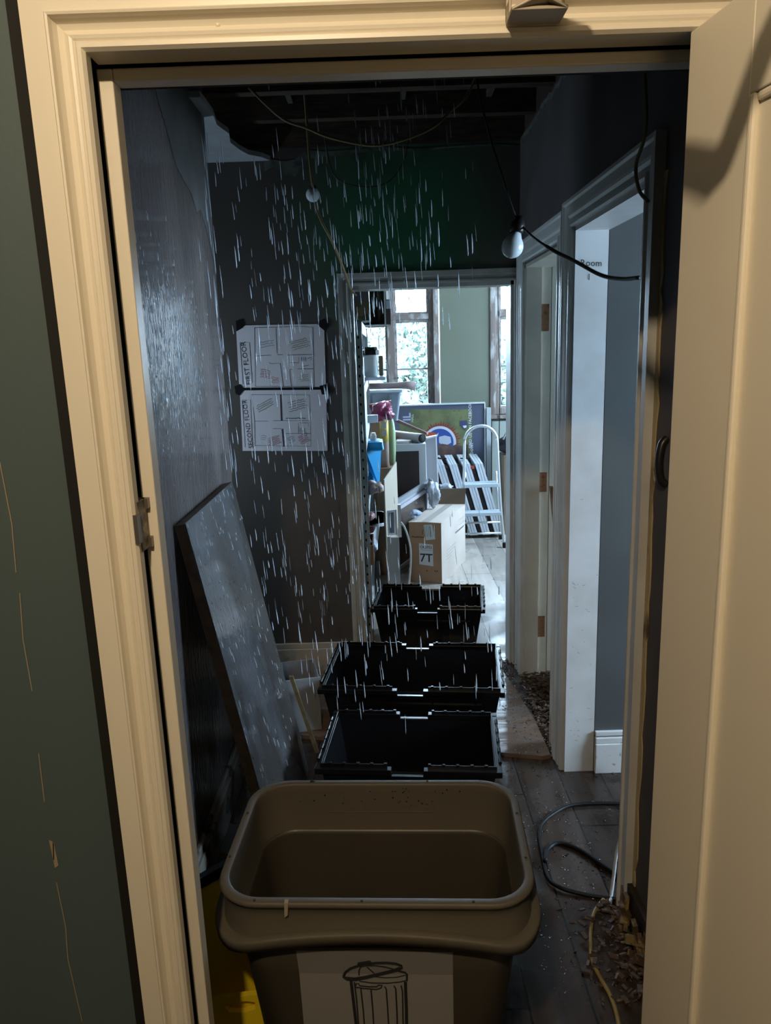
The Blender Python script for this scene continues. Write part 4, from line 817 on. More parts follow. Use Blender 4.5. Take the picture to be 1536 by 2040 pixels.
for root, pts in ((p1, [(165, 215), (235, 205), (245, 290), (175, 330)]), (p1, [(1060, 225), (1130, 190), (1185, 250), (1130, 320), (1080, 280)]), (p2, [(150, 930), (215, 905), (262, 960), (210, 1030), (165, 1010)]), (p2, [(1080, 925), (1150, 905), (1200, 960), (1185, 1015), (1105, 1020)]), (p1, [(255, 950), (1110, 942), (1112, 966), (255, 972)])):
    MB().prism([(C(*p)[0], FY - .0062, C(*p)[1]) for p in pts], (0, .002, 0)).build('tape', tapem, root)

# ------------------------------------------------------------------ store room: shelving
sh_ = empty('shelving_unit', (-.32, 4.68, 0), 'galvanised shelving unit with white board shelves inside the far doorway', 'shelving')
def post_(x, y):
    p = MB().box(x - .002, x, y, y + .035, 0, 1.788).box(x - .040, x, y, y + .002, 0, 1.788)
    return p
holem = darkreveal
for x, y in ((-.092, 4.0), (-.085, 5.36), (-.55, 4.0), (-.55, 5.36)):
    po = post_(x, y).build('post', steel, sh_)
    if y < 4.5 and x > -.2:
        for k in range(34):
            z = .05 + k * .05
            hb = MB().prism([(x - .024, y - .0006, z), (x - .017, y - .0006, z), (x - .0155, y - .0006, z + .012), (x - .0205, y - .0006, z + .016), (x - .0255, y - .0006, z + .012)], (0, .0004, 0)).build('slot', holem, po)
shelfz = (.10, .44, .78, 1.16, 1.45, 1.79)
boardm = M('white_shelf_board', (.62, .64, .64), .5)
for z in shelfz:
    s1 = MB().box(-.55, -.094, 4.004, 5.40, z - .016, z).build('shelf', boardm, sh_)
    for a in ((-.0945, -.0925, 4.03, 5.37), (-.55, -.548, 4.03, 5.37)): MB().box(a[0], a[1], a[2], a[3], z - .062, z + .001).build('beam', boardm, s1)
    MB().box(-.53, -.13, 4.0025, 4.004, z - .062, z + .001).build('beam', boardm, s1)
def thingbox(name, x0, x1, y0, y1, z0, z1, m, label, cat, bevel=.003, g=None):
    return tag(MB().box(x0, x1, y0, y1, z0, z1).build(name, m, bevel=bevel), label, cat, g)
def gamebox(x0, x1, y0, y1, z0, z1, m, pm, label, kind):
    root = empty('game_box', ((x0 + x1) / 2, (y0 + y1) / 2, z0), label, 'box')
    MB().box(x0, x1, y0, y1, z0, z1).build('carton', m, root, bevel=.002)
    f = MB(); r = random.Random(kind)
    if kind == 1:
        f.lathe(((x0 + x1) / 2 + .03, y0 - .0012, (z0 + z1) / 2 + .014), [(.022, 0), (.022, .001)], 16, axis=(0, -1, 0)); f.build('red_emblem', pm, root)
    else:
        n_ = 26; f.prism([(x0 + .01 + (x1 - x0 - .02) * i / n_, y0 - .0012, z0 + .012 + r.uniform(0, .03)) for i in range(n_ + 1)] + [(x1 - .01 - (x1 - x0 - .02) * i / n_, y0 - .0012, z1 - .02 - r.uniform(0, .035)) for i in range(n_ + 1)], (0, .0008, 0))
        f.build('printed_picture', pm, root)
    return root
gamebox(-.42, -.047, 3.975, 4.30, 1.791, 1.888, M('khaki_print', (.20, .20, .12), .5, col2=(.10, .08, .05), scale=20), M('tan_print', (.30, .22, .12), .5), 'khaki picture box on the top shelf, under the grey box', 2)
gamebox(-.42, -.049, 3.978, 4.31, 1.889, 1.992, M('grey_print', (.20, .18, .22), .5), M('red_print', (.35, .04, .04), .5), 'grey box with a round red emblem, uppermost on the shelving', 1)
ob = empty('open_carton', (-.15, 5.2, 1.79), 'brown open-fronted carton overhanging the top shelf towards the window', 'box')
o_ = MB(); X0, X1, Y0_, Y1_, Za, Zb, t = -.34, .045, 5.05, 5.40, 1.791, 2.16, .006
o_.box(X0, X0 + t, Y0_, Y1_, Za, Zb).box(X1 - t, X1, Y0_, Y1_, Za, Zb).box(X0 + t, X1 - t, Y0_, Y1_, Za, Za + t).box(X0 + t, X1 - t, Y0_, Y1_, Zb - t, Zb).box(X0 + t, X1 - t, Y1_ - t, Y1_, Za + t, Zb - t)
o_.build('carton', cardin, ob)
MB().box(X1 - .008, X1 + .001, Y0_ - .002, Y0_, Za, Zb).box(X0, X1 - .008, Y0_ - .002, Y0_, Za, Za + .010).build('white_edge', whitegloss, ob)
tag(MB().lathe((.005, 5.15, 1.799), [(.012, 0), (.012, .26), (.018, .27), (.018, .30), (.006, .31)], 12).build('spray_bottle', M('dull_brown_can', (.12, .10, .10), .4), smooth=True), 'slim dark bottle standing in the open brown carton', 'bottle')
bl_ = ob
MB().box(.048, .078, 5.06, 5.40, 1.80, 1.96).build('side_sleeve', M('dark_brown_print', (.07, .05, .06), .5), bl_)
MB().box(.050, .076, 5.058, 5.06, 1.90, 1.955).build('label', M('pale_blue_label', (.55, .62, .75), .5), bl_)

thingbox('plastic_case', -.34, .028, 4.74, 5.04, 1.451, 1.472, M('pale_blue_case', (.50, .58, .68), .3), 'flat pale blue plastic case under the black-lidded bucket', 'case')
bk = empty('bucket', (-.045, 4.82, 1.45), 'pale bucket with a black lid on the second shelf from the top', 'bucket')
MB().lathe((-.060, 4.82, 1.473), [(.040, 0), (.048, .13), (.050, .134)], 20).build('body', M('pale_bucket', (.55, .60, .58), .4), bk, smooth=True)
MB().lathe((-.060, 4.82, 1.608), [(.055, 0), (.055, .030), (.045, .034), (.04, .050), (.002, .05)], 20).build('lid', blackp, bk)
thingbox('brown_bottle', -.012, .018, 4.90, 4.95, 1.473, 1.60, M('brown_bottle', (.13, .09, .06), .3), 'brown square bottle beside the black-lidded bucket', 'bottle', .006)
thingbox('pink_box', -.36, -.10, 4.12, 4.62, 1.451, 1.60, M('pinkish_card', (.38, .33, .36), .6), 'long pinkish box on the second shelf from the top', 'box')
thingbox('dark_folder', -.40, -.12, 4.15, 4.55, 1.601, 1.70, M('dark_folder', (.03, .03, .03), .5), 'black folders stacked on the long pinkish box', 'folders')
thingbox('blue_white_carton', -.42, -.095, 4.10, 4.70, 1.161, 1.40, M('pale_blue_card', (.55, .60, .68), .5), 'large pale blue carton on the third shelf from the top', 'box')
thingbox('clear_jar_box', -.10, -.03, 5.0, 5.06, 1.161, 1.21, M('pale_plastic', (.5, .55, .6), .3), 'small pale plastic tub on the third shelf edge', 'tub')
og = empty('orange_clamp', (0, 5.3, 1.22), 'orange plastic clamp sticking out beside the shelving', 'clamp')
om = M('dull_orange_plastic', (.50, .19, .06), .45)
MB().hexa([(-.09, 5.28, 1.235), (.055, 5.30, 1.262), (.055, 5.325, 1.262), (-.09, 5.305, 1.235)], [(-.09, 5.28, 1.262), (.068, 5.30, 1.285), (.068, 5.325, 1.285), (-.09, 5.305, 1.262)]).build('jaw', om, og, bevel=.003)
MB().hexa([(-.03, 5.335, 1.162), (.0, 5.335, 1.162), (.0, 5.355, 1.162), (-.03, 5.355, 1.162)], [(.005, 5.305, 1.275), (.035, 5.305, 1.275), (.035, 5.325, 1.275), (.005, 5.325, 1.275)]).build('grip', om, og, bevel=.003)
def lump(name, c, s, m, label, cat, seed, amp=.18, sub=3, g=None, freq=5.0):
    from mathutils import noise
    bm = bmesh.new(); bmesh.ops.create_icosphere(bm, subdivisions=sub, radius=1)
    for v in bm.verts:
        n = noise.noise(v.co * freq * .3 + Vector((seed, 0, 0))) * amp * 2 + noise.noise(v.co * freq + Vector((seed, 2, 0))) * amp
        v.co *= 1 + n
    mb = MB(); bm.verts.index_update(); mb.add([Vector((c[0] + v.co.x * s[0], c[1] + v.co.y * s[1], c[2] + v.co.z * s[2])) for v in bm.verts], [tuple(v.index for v in f.verts) for f in bm.faces]); bm.free()
    return tag(mb.build(name, m, smooth=True), label, cat, g)
lump('plastic_bag', (-.005, 5.22, 1.215), (.085, .09, .065), M('crimson_bag', (.28, .045, .11), .25, col2=(.18, .02, .06), scale=20), 'crumpled crimson bag bulging from the shelving', 'bag', 3, .22, 4)
yc = empty('mastic_tube', (.010, 5.36, .80), 'tall tan tube with a yellow label standing beyond the blue tub', 'tube')
MB().lathe((.010, 5.36, .80), [(.030, 0), (.031, .30), (.031, .345), (.022, .35), (.01, .36)], 18).build('tube', M('tan_tube', (.42, .33, .28), .5, col2=(.28, .2, .17), scale=12), yc, smooth=True)
MB().lathe((.010, 5.36, .99), [(.0318, 0), (.0318, .145)], 18).build('yellow_label', M('yellow_label', (.55, .42, .08), .5), yc, smooth=True)
for z in (1.03, 1.085): MB().box(-.006, .026, 5.3265, 5.3275, z, z + .045).build('white_panel', M('greyish_label', (.45, .45, .48), .5), yc)
MB().lathe((.066, 5.45, .80), [(.020, 0), (.026, .10), (.028, .24), (.020, .31), (.011, .34), (.010, .36)], 18).build('green_bottle', M('pale_green_plastic', (.30, .42, .25), .35), smooth=True)
tag(bpy.data.objects['green_bottle'], 'pale green plastic bottle behind the yellow-labelled tube', 'bottle')
thingbox('brown_carton', -.06, .088, 5.30, 5.52, 0, .799, card, 'tall brown carton under the tan tube and green bottle', 'box')
tb = empty('blue_tub', (-.075, 4.62, .78), 'bright blue tapered plastic tub with a flared rim on the shelving', 'tub')
bm_ = M('bright_blue_plastic', (.02, .30, .62), .3)
MB().loft([rrect(-.085, 4.62, .052, .055, .012, .781, 4), rrect(-.085, 4.62, .072, .075, .014, 1.03, 4), rrect(-.085, 4.62, .066, .069, .012, 1.03, 4), rrect(-.085, 4.62, .048, .05, .01, .80, 4)]).build('body', bm_, tb, smooth=False)
MB().loft([rrect(-.085, 4.62, .074, .077, .014, 1.03, 4), rrect(-.085, 4.62, .088, .09, .016, 1.038, 4), rrect(-.085, 4.62, .082, .085, .016, 1.085, 4), rrect(-.085, 4.62, .064, .067, .012, 1.09, 4), rrect(-.085, 4.62, .064, .067, .012, 1.03, 4)]).build('flared_rim', bm_, tb)
tag(MB().lathe((-.06, 4.60, 1.092), [(.02, 0), (.02, .03), (.015, .036), (.015, .045), (.001, .045)], 14).build('glass_jar', M('cloudy_jar', (.42, .40, .34), .2)), 'small cloudy jar standing on the blue tub', 'jar')
bpy.data.objects['glass_jar'].location.z += 0
MB().box(-.149, -.021, 4.556, 4.684, 1.086, 1.0915).build('lid', bm_, tb)
lump('crumpled_paper', (-.06, 4.42, .825), (.05, .05, .04), M('pinkish_paper', (.50, .38, .33), .7), 'crumpled pinkish paper on the shelf below the blue tub', 'paper', 9, .3)
wt = empty('storage_tray', (-.07, 4.5, .44), 'white plastic tray of odds and ends jutting out of the shelving', 'tray')
wtm = M('white_tray_plastic', (.60, .66, .74), .35)
MB().loft([rrect(-.11, 4.50, .055, .12, .02, .442, 4), rrect(-.11, 4.50, .080, .155, .02, .60, 4), rrect(-.11, 4.50, .098, .17, .02, .602, 4), rrect(-.11, 4.50, .098, .17, .02, .622, 4), rrect(-.11, 4.50, .090, .162, .02, .622, 4), rrect(-.11, 4.50, .074, .148, .02, .60, 4), rrect(-.11, 4.50, .05, .11, .02, .455, 4)]).build('tray', wtm, wt)
MB().box(-.16, -.06, 4.39, 4.61, .446, .456).build('tray_base', wtm, wt)
lump('cable_bundle', (-.11, 4.48, .60), (.06, .10, .05), M('dark_mixed_cloth', (.10, .06, .06), .5, col2=(.25, .05, .06), scale=30), 'dark and red jumble heaped in the white tray', 'jumble', 12, .3)
cb = empty('small_carton', (-.15, 4.2, .10), 'low open brown carton of dark things on the bottom shelves', 'box')
c_ = MB(); c_.box(-.32, -.06, 4.06, 4.07, .30, .54).box(-.32, -.06, 4.34, 4.35, .30, .52)
c_ = MB(); m_ = .005
c_.box(-.30, -.075, 4.06, 4.06 + m_, .442, .56).box(-.30, -.075, 4.32, 4.32 + m_, .442, .56).box(-.30, -.30 + m_, 4.065, 4.32, .442, .56).box(-.08, -.075, 4.065, 4.32, .442, .56).box(-.295, -.08, 4.065, 4.32, .442, .448)
c_.build('carton', card, cb)
lump('dark_cloth', (-.18, 4.18, .53), (.09, .10, .07), M('navy_cloth', (.03, .035, .06), .7), 'dark navy cloth bunched in the low open carton', 'cloth', 15, .3)
thingbox('white_box', -.40, -.11, 4.1, 4.6, .101, .23, M('white_card', (.5, .52, .54), .6), 'flat white box on the lowest shelf', 'box')
thingbox('book_stack', -.42, -.11, 4.08, 4.5, .781, .85, M('dark_blue_card', (.06, .12, .22), .5), 'dark blue flat box lying on the shelf beside the blue tub', 'box')

# pile beyond the shelving
thingbox('tall_carton', -.30, .055, 5.66, 6.10, 0, 1.095, card, 'tall brown carton under the translucent storage box', 'box')
tsb = empty('translucent_box', (.04, 5.9, 1.096), 'translucent plastic storage box with a pale lid in front of the window', 'box')
tpm = M('bluish_translucent_plastic', (.34, .42, .50), .3, trans=.25)
MB().loft([rrect(.015, 5.9, .105, .16, .02, 1.097, 4), rrect(.015, 5.9, .135, .19, .02, 1.315, 4), rrect(.015, 5.9, .130, .185, .02, 1.315, 4), rrect(.015, 5.9, .10, .155, .02, 1.10, 4)]).build('body', tpm, tsb)
MB().box(-.13, .16, 5.70, 6.10, 1.316, 1.335).build('lid', M('pale_blue_lid', (.60, .70, .80), .35), tsb, bevel=.004)
for x in (-.07, .06): MB().box(x, x + .02, 5.70, 5.72, 1.12, 1.30).build('rib', tpm, tsb)
rl = empty('paper_roll', (.1, 5.8, 1.336), 'brownish paper roll with a flared end lying on the translucent box', 'roll')
MB().tube([(-.12, 5.8, 1.362), (.0, 5.8, 1.362), (.13, 5.8, 1.362), (.19, 5.8, 1.362), (.262, 5.8, 1.357)], [.024, .024, .024, .028, .036], 16).build('roll', M('mauve_brown_paper', (.30, .22, .22), .7), rl, smooth=True)
cbn = empty('white_cabinet', (.2, 5.8, 0), 'white cabinet with a dark glass front standing behind the frames', 'cabinet')
MB().box(.095, .326, 5.64, 6.05, 0, .925).build('carcass', M('white_melamine', (.60, .64, .68), .4), cbn, bevel=.004)
MB().box(.06, .27, 5.625, 5.639, .30, .872).build('dark_panel', M('dark_glass_front', (.06, .05, .05), .15, coat=.5), cbn)
dw_ = MB().hexa([(0.347, 5.720, 0.120), (0.427, 5.700, 0.120), (0.427, 5.730, 0.120), (0.347, 5.750, 0.120)], [(0.333, 5.820, 0.944), (0.412, 5.800, 0.961), (0.412, 5.830, 0.961), (0.333, 5.850, 0.944)])
wp = empty('leaning_sheet', (0.398, 5.950, 0.000), 'narrow grey panel with white edges leaning against the cabinet', 'panel')
dw_.build('panel', M('grey_panel_face', (.34, .33, .34), .5), wp)
ed = MB()
ed.hexa([(0.427, 5.695, 0.000), (0.439, 5.695, 0.000), (0.439, 5.730, 0.000), (0.427, 5.730, 0.000)], [(0.412, 5.795, 0.961), (0.421, 5.795, 0.961), (0.420, 5.830, 0.961), (0.412, 5.830, 0.961)])
ed.hexa([(0.338, 5.715, 0.000), (0.347, 5.715, 0.000), (0.347, 5.750, 0.000), (0.338, 5.750, 0.000)], [(0.326, 5.815, 0.944), (0.335, 5.815, 0.944), (0.334, 5.850, 0.944), (0.326, 5.850, 0.944)])
ed.hexa([(0.326, 5.813, 0.935), (0.421, 5.793, 0.954), (0.420, 5.830, 0.954), (0.326, 5.850, 0.936)], [(0.326, 5.813, 0.948), (0.421, 5.793, 0.966), (0.420, 5.830, 0.967), (0.326, 5.850, 0.948)])
for i, nm in enumerate(('edging',)): ed.build(nm, whitegloss, wp)
gr_ = empty('roof_tube', (.2, 5.8, .93), 'grey cardboard tube with a black open end on top of the cabinet', 'tube')
MB().tube([(.06, 6.02, .962), (.300, 5.66, .962)], .036, 20, cap=False).build('wall', M('grey_tube_card', (.42, .44, .48), .5), gr_, smooth=True)
MB().tube([(.062, 6.02, .962), (.298, 5.664, .962)], .033, 20).build('bore', darkreveal, gr_, smooth=True)
gr_.name = 'cardboard_tube'
MB().tube([(-.01, 6.14, 1.135), (.12, 5.92, 1.080), (.335, 5.62, 1.003)], .013, 10).build('brown_tube', M('reddish_brown_card', (.30, .19, .17), .6), smooth=True)
tag(bpy.data.objects['brown_tube'], 'thin reddish brown tube sloping down above the grey tube', 'tube')
tag(MB().prism([(.10, 5.66, .926), (.20, 5.65, .926), (.22, 5.72, .926), (.11, 5.80, .926)], (0, 0, .022)).build('paper_stack', paper), 'flat white papers on the cabinet under the grey tube', 'papers')

bd_ = MB().hexa([(.0, 4.75, 0), (.087, 5.12, 0), (.093, 5.118, 0), (.006, 4.748, 0)], [(-.006, 4.75, .812), (.083, 5.12, .872), (.089, 5.118, .872), (.0, 4.748, .812)])
tag(bd_.build('beige_board', M('beige_hardboard', (.42, .37, .30), .6)), 'beige board standing on edge beside the shelving', 'board')
pf = empty('picture_frame', (.2, 5.3, 0), 'large grey-edged picture frame leaning slantwise in front of the cabinet', 'frame')
def quadframe(o0, ux, uz, w_, h_, b_, d_, m, name, parent, inner=None, im=None):
    o0, ux, uz = Vector(o0), Vector(ux).normalized(), Vector(uz).normalized(); n_ = ux.cross(uz).normalized()
    if n_.y > 0: n_ = -n_
    def bx_(mb, a0, a1, c0, c1, d0, d1):
        P_ = lambda a, c, d: o0 + ux * a + uz * c + n_ * d
        mb.hexa([P_(a0, c0, d0), P_(a1, c0, d0), P_(a1, c0, d1), P_(a0, c0, d1)], [P_(a0, c1, d0), P_(a1, c1, d0), P_(a1, c1, d1), P_(a0, c1, d1)])
    f = MB(); bx_(f, 0, b_, 0, h_, 0, d_); bx_(f, w_ - b_, w_, 0, h_, 0, d_); bx_(f, b_, w_ - b_, 0, b_, 0, d_); bx_(f, b_, w_ - b_, h_ - b_, h_, 0, d_); f.build(name, m, parent)
    if inner: g_ = MB(); bx_(g_, b_, w_ - b_, b_, h_ - b_, 0, d_ * .4); g_.build(inner, im, parent); return bx_
quadframe((.035, 5.17, .0), (.30, .43, .087), (0, 0, 1), .53, .57, .032, .018, M('grey_metal_frame', (.26, .28, .31), .4), 'frame', pf, 'mount', M('lilac_mount', (.40, .39, .44), .5))
quadframe((.058, 5.198, .05), (.30, .43, .087), (0, 0, 1), .46, .47, .026, .020, M('lilac_inner_frame', (.46, .45, .50), .5), 'inner_frame', pf, 'glass', M('brown_reflective_glass', (.11, .09, .08), .12))
pk = tag(MB().box(.004, .078, 4.60, 4.63, 0, .46).build('upright_plank', M('pale_grey_plank', (.36, .38, .38), .5, col2=(.28, .3, .3), scale=6, stretch=(1, 1, .2)), bevel=.002), 'pale grey plank on end with a small white frame on it', 'plank')
pk2 = empty('small_picture', (.05, 4.6, .46), 'small white frame with a dark picture resting on the upright plank', 'frame')
quadframe((.018, 4.66, .462), (.06, -.07, .02), (0, 0, 1), .082, .165, .014, .012, whitegloss, 'frame', pk2, 'picture', M('dark_mirror', (.12, .13, .15), .2))
MB().box(.078, .098, 4.598, 4.622, .462, .675).build('side_edge', M('bright_white_edge', (.72, .78, .80), .4), pk2)
cable('white_cable', [(.085, 4.70, .55), (.12, 4.72, .50), (.15, 4.72, .40), (.158, 4.72, .30), (.145, 4.72, .15), (.125, 4.72, .0)], .006, M('white_cable', (.48, .48, .46), .4), 'white cable arching down beside the big carton')

# big carton
fc = [Vector((.163, 5.10, 0)), Vector((.385, 5.03, 0)), Vector((.618, 5.62, 0)), Vector((.396, 5.69, 0))]
hz = .44; bx = empty('cardboard_box', (.39, 5.36, 0), 'large cardboard box with one flap up and a white 7T label', 'box')
Bq = MB(); up_ = Vector((0, 0, hz))
Bq.add(fc + [p + up_ for p in fc], [(0, 1, 5, 4), (3, 2, 1, 0), (2, 3, 7, 6), (3, 0, 4, 7)], 0); Bq.add([fc[1], fc[2], fc[2] + up_, fc[1] + up_], [(0, 1, 2, 3)], 1)
Bq.build('carton', [card, cardlit], bx)  # right side gets the paler colour, as the window light falls
tl = MB(); ov = Vector((0, 0, .003)); Tq = [p + up_ for p in fc]; mA = (Tq[0] + Tq[1]) / 2; mB_ = (Tq[2] + Tq[3]) / 2
tl.prism([Tq[0] + Vector((-.004, -.006, .001)), mA + Vector((-.002, 0, .001)), mB_ + Vector((-.002, 0, .001)), Tq[3] + Vector((0, 0, .001))], (0, 0, .004))
tl.build('top_flap', cardlit, bx)
MB().prism([mA + Vector((.002, 0, .001)), Tq[1] + Vector((.003, -.006, .001)), Tq[2] + Vector((0, 0, .001)), mB_ + Vector((.002, 0, .001))], (0, 0, .004)).build('top_flap', cardlit, bx)
bf = (Tq[2] - Tq[3]); MB().hexa([Tq[3] + Vector((-.006, -.03, 0.004)), Tq[2] + Vector((0, 0, .004)), Tq[2] + Vector((0, .004, .004)), Tq[3] + Vector((-.006, -.026, .004))], [Tq[3] + Vector((-.01, .02, .115)), Tq[2] + Vector((.012, .03, .125)), Tq[2] + Vector((.012, .034, .125)), Tq[3] + Vector((-.01, .024, .115))]).build('raised_flap', cardin, bx)
tdir = (mB_ - mA).normalized(); sd_ = Vector((tdir.y, -tdir.x, 0)) * .028
MB().add([mA - sd_ + Vector((0, 0, .0065)), mA + sd_ + Vector((0, 0, .0065)), mB_ + sd_ + Vector((0, 0, .0065)), mB_ - sd_ + Vector((0, 0, .0065))], [(0, 1, 2, 3)]).build('packing_tape', M('shiny_packing_tape', (.50, .45, .40), .08), bx)
fx = (fc[1] - fc[0]).normalized(); fn = Vector((fx.y, -fx.x, 0)); wF = (fc[1] - fc[0]).length
def BF(u, z, off=.0012): return fc[0] + fx * (u * wF) + Vector((0, 0, z)) + fn * off
MB().prism([BF(.30, .135), BF(.74, .125), BF(.73, .285), BF(.30, .290)], fn * .0006).build('label', M('grey_white_label', (.50, .53, .58), .6), bx)
lettering('7T', .085, plane4(BF(.52, .182, .0026), fx, (0, 0, 1)), ink, bx, bold=.0012)
lettering('CK3752', .026, plane4(BF(.52, .262, .0026), fx, (0, 0, 1)), ink, bx, bold=.0004)
MB().stroke([BF(.36, .243, .0026), BF(.68, .241, .0026)], .0015, fn).build('rule', ink, bx)
MB().prism([BF(.52, .315, .002), BF(.82, .325, .002), BF(.72, .43, .002), BF(.46, .425, .002)], fn * .0006).build('delivery_note', M('greenish_white_label', (.48, .54, .55), .6), bx)
q_ = MB()
for k in range(4): q_.stroke([BF(.53 + .05 * k, .34, .0032), BF(.49 + .055 * k, .42, .0032)], .004 if k == 3 else .0018, fn)
q_.build('note_print', ink, bx)
lettering('FRAGILE', .001, plane4(BF(.2, .2, -.01), fx, (0, 0, 1)), ink, bx) if False else None
q2 = MB(); r = random.Random(6)
for k in range(12): q2.stroke([BF(.08 + k * .035, .335, .0016), BF(.08 + k * .035 + .022, .335 + r.uniform(-.003, .003), .0016)], .011, fn)
q2.stroke([BF(.42, .355, .0016), BF(.42, .385, .0016), BF(.5, .385, .0016)], .004, fn)
for k in (0.52, .78, .84): q2.stroke([BF(k, .09, .0016), BF(k + .03, .09, .0016)], .012, fn)
q2.build('carton_print', M('dark_brown_print_ink', (.05, .03, .02), .7), bx)
sx_ = (fc[2] - fc[1]).normalized(); sn = Vector((sx_.y, -sx_.x, 0)); wS = (fc[2] - fc[1]).length
BS = lambda u, z: fc[1] + sx_ * (u * wS) + Vector((0, 0, z)) + sn * .0015
q3 = MB()
for (u0, u1, z0, z1) in ((.72, .94, .32, .36),):
    q3.stroke([BS(u0, z0), BS(u1, z0), BS(u1, z1), BS(u0, z1), BS(u0, z0)], .003, sn)
    for k in range(3): q3.stroke([BS(u0 + .05 + k * .06, z0 + .006), BS(u0 + .05 + k * .06, z1 - .006)], .003, sn)
for k in range(14): q3.stroke([BS(.55 + k * .028, .285), BS(.55 + k * .028 + .018, .285)], .012, sn)
for j in range(4):
    for k in range(12 - 2 * j): q3.stroke([BS(.18 + k * .035, .21 - j * .022), BS(.18 + k * .035 + .022, .21 - j * .022)], .004, sn)
q3.build('side_print', M('faint_print_ink', (.22, .18, .17), .7), bx)
cp_ = M('clear_wrap', (.55, .60, .68), .15, trans=.3)
lump('clear_bag', (.27, 5.80, .50), (.045, .05, .08), cp_, 'clear crumpled plastic bag on the top left of the large cardboard box', 'bag', 21, .35, 4)
bpy.data.objects['clear_bag'].location = (.365, 5.50, .449); 
lump('blue_cloth', (.215, 5.20, .475), (.035, .07, .022), M('blue_white_cloth', (.45, .52, .62), .6, col2=(.10, .16, .30), scale=25), 'blue and white cloth heaped on the left edge of the cardboard box', 'cloth', 23, .3)
lump('clear_wrap', (.49, 5.78, .555), (.05, .04, .03), cp_, 'clear plastic wrap just above the raised flap', 'wrap', 27, .3)
thingbox('rear_carton', .455, .56, 5.74, 5.84, 0, .532, cardin, 'brown carton directly behind the raised flap', 'box')

# stack of leaning white folded tables
def folded(xt, y0, label, cap):
    root = empty('folded_table', (xt + .15, y0, 0), label, 'folded table', 'white folded tables leaning in a row')
    zt = .66; dx = .175; wm_ = M('white_table_plastic', (.62, .66, .72), .4)
    for k in range(3):
        a = xt + k * .0235
        mb = MB().hexa([(a + dx, y0, .03), (a + dx + .021, y0, .03), (a + dx + .021, y0 + .30, .03), (a + dx, y0 + .30, .03)], [(a, y0, zt), (a + .021, y0, zt), (a + .010, y0 + .34, zt + .035), (a - .012, y0 + .34, zt + .035)])
        mb.build('leaf', wm_, root, bevel=.002)
    b_ = MB().hexa([(xt + dx - .030, y0 + .012, .03), (xt + dx - .002, y0 + .012, .03), (xt + dx - .002, y0 + .26, .03), (xt + dx - .03, y0 + .26, .03)], [(xt - .030, y0 + .012, zt - .03), (xt - .002, y0 + .012, zt - .03), (xt - .002, y0 + .26, zt - .03), (xt - .030, y0 + .26, zt - .03)])
    b_.build('dark_underside', M('near_black_brown', (.02, .014, .012), .6), root)
    if cap: MB().box(xt - .035, xt - .004, y0 - .004, y0 + .02, zt - .045, zt - .018).build('red_catch', M('dull_red_plastic', (.38, .06, .04), .5), root, bevel=.004)
    return root
for i, (xt, lab, cp2) in enumerate(((.455, 'white folded table leaning, leftmost, half hidden by the panel', 1), (.565, 'white folded table leaning, second from the left in the row', 0), (.675, 'white folded table leaning, second from the right, seen through the ladder', 0), (.785, 'white folded table leaning, rightmost with a red catch', 1))):
    folded(xt - .01, 6.25, lab, cp2)
for i, (x, lab) in enumerate(((.50, 'black strap tangle on the left white folded table'), (.70, 'black strap tangle on the folded table behind the ladder'))):
    r = random.Random(i + 40); pts = [(x + r.uniform(-.05, .05), 6.34 + r.uniform(-.04, .05), .695 + r.uniform(-.004, .012)) for _ in range(9)]
    cable('strap', pts, .005, blackrub, lab, 'strap')

# step ladder
ldr = empty('step_ladder', (.8, 6.05, 0), 'aluminium step ladder with a hooped handrail standing in the store room', 'ladder')
arc = [(.802 + .135 * math.cos(a), 6.06, .865 + .135 * math.sin(a)) for a in [math.pi * k / 12 for k in range(13)]]
rail = [(.975, 5.93, .03), (.958, 5.97, .25), (.945, 6.02, .55)] + arc + [(.655, 6.02, .55), (.622, 5.97, .25), (.595, 5.93, .03)]
MB().tube(smoothpath(rail, 3), .0125, 10).build('hoop_frame', alu, ldr, smooth=True)
treadm = M('blue_grey_tread', (.52, .60, .68), .45)
MB().box(.655, .94, 5.99, 6.13, .500, .530).build('tread', treadm, ldr, bevel=.004)
MB().box(.632, .952, 5.95, 6.06, .268, .298).build('tread', treadm, ldr, bevel=.004)
rearl = MB().tube([(.925, 6.06, .62), (.985, 6.20, .03)], .010, 8); rearl.build('rear_leg', alu, ldr, smooth=True)
MB().tube([(.672, 6.06, .62), (.59, 6.20, .03)], .010, 8).build('rear_leg', alu, ldr, smooth=True)
for z, t_ in ((.19, .72), (.09, .88)):
    y = 6.06 + .14 * t_; MB().tube([(.672 - .08 * t_, y - .11, z), (.925 + .05 * t_, y - .11, z)], .009, 8).build('cross_bar', alu, ldr, smooth=True)
for x, y in ((.976, 5.928), (.594, 5.928), (.986, 6.203), (.589, 6.203)): MB().lathe((x, y, 0), [(.016, 0), (.016, .04), (.013, .045)], 10).build('foot', blackrub, ldr)

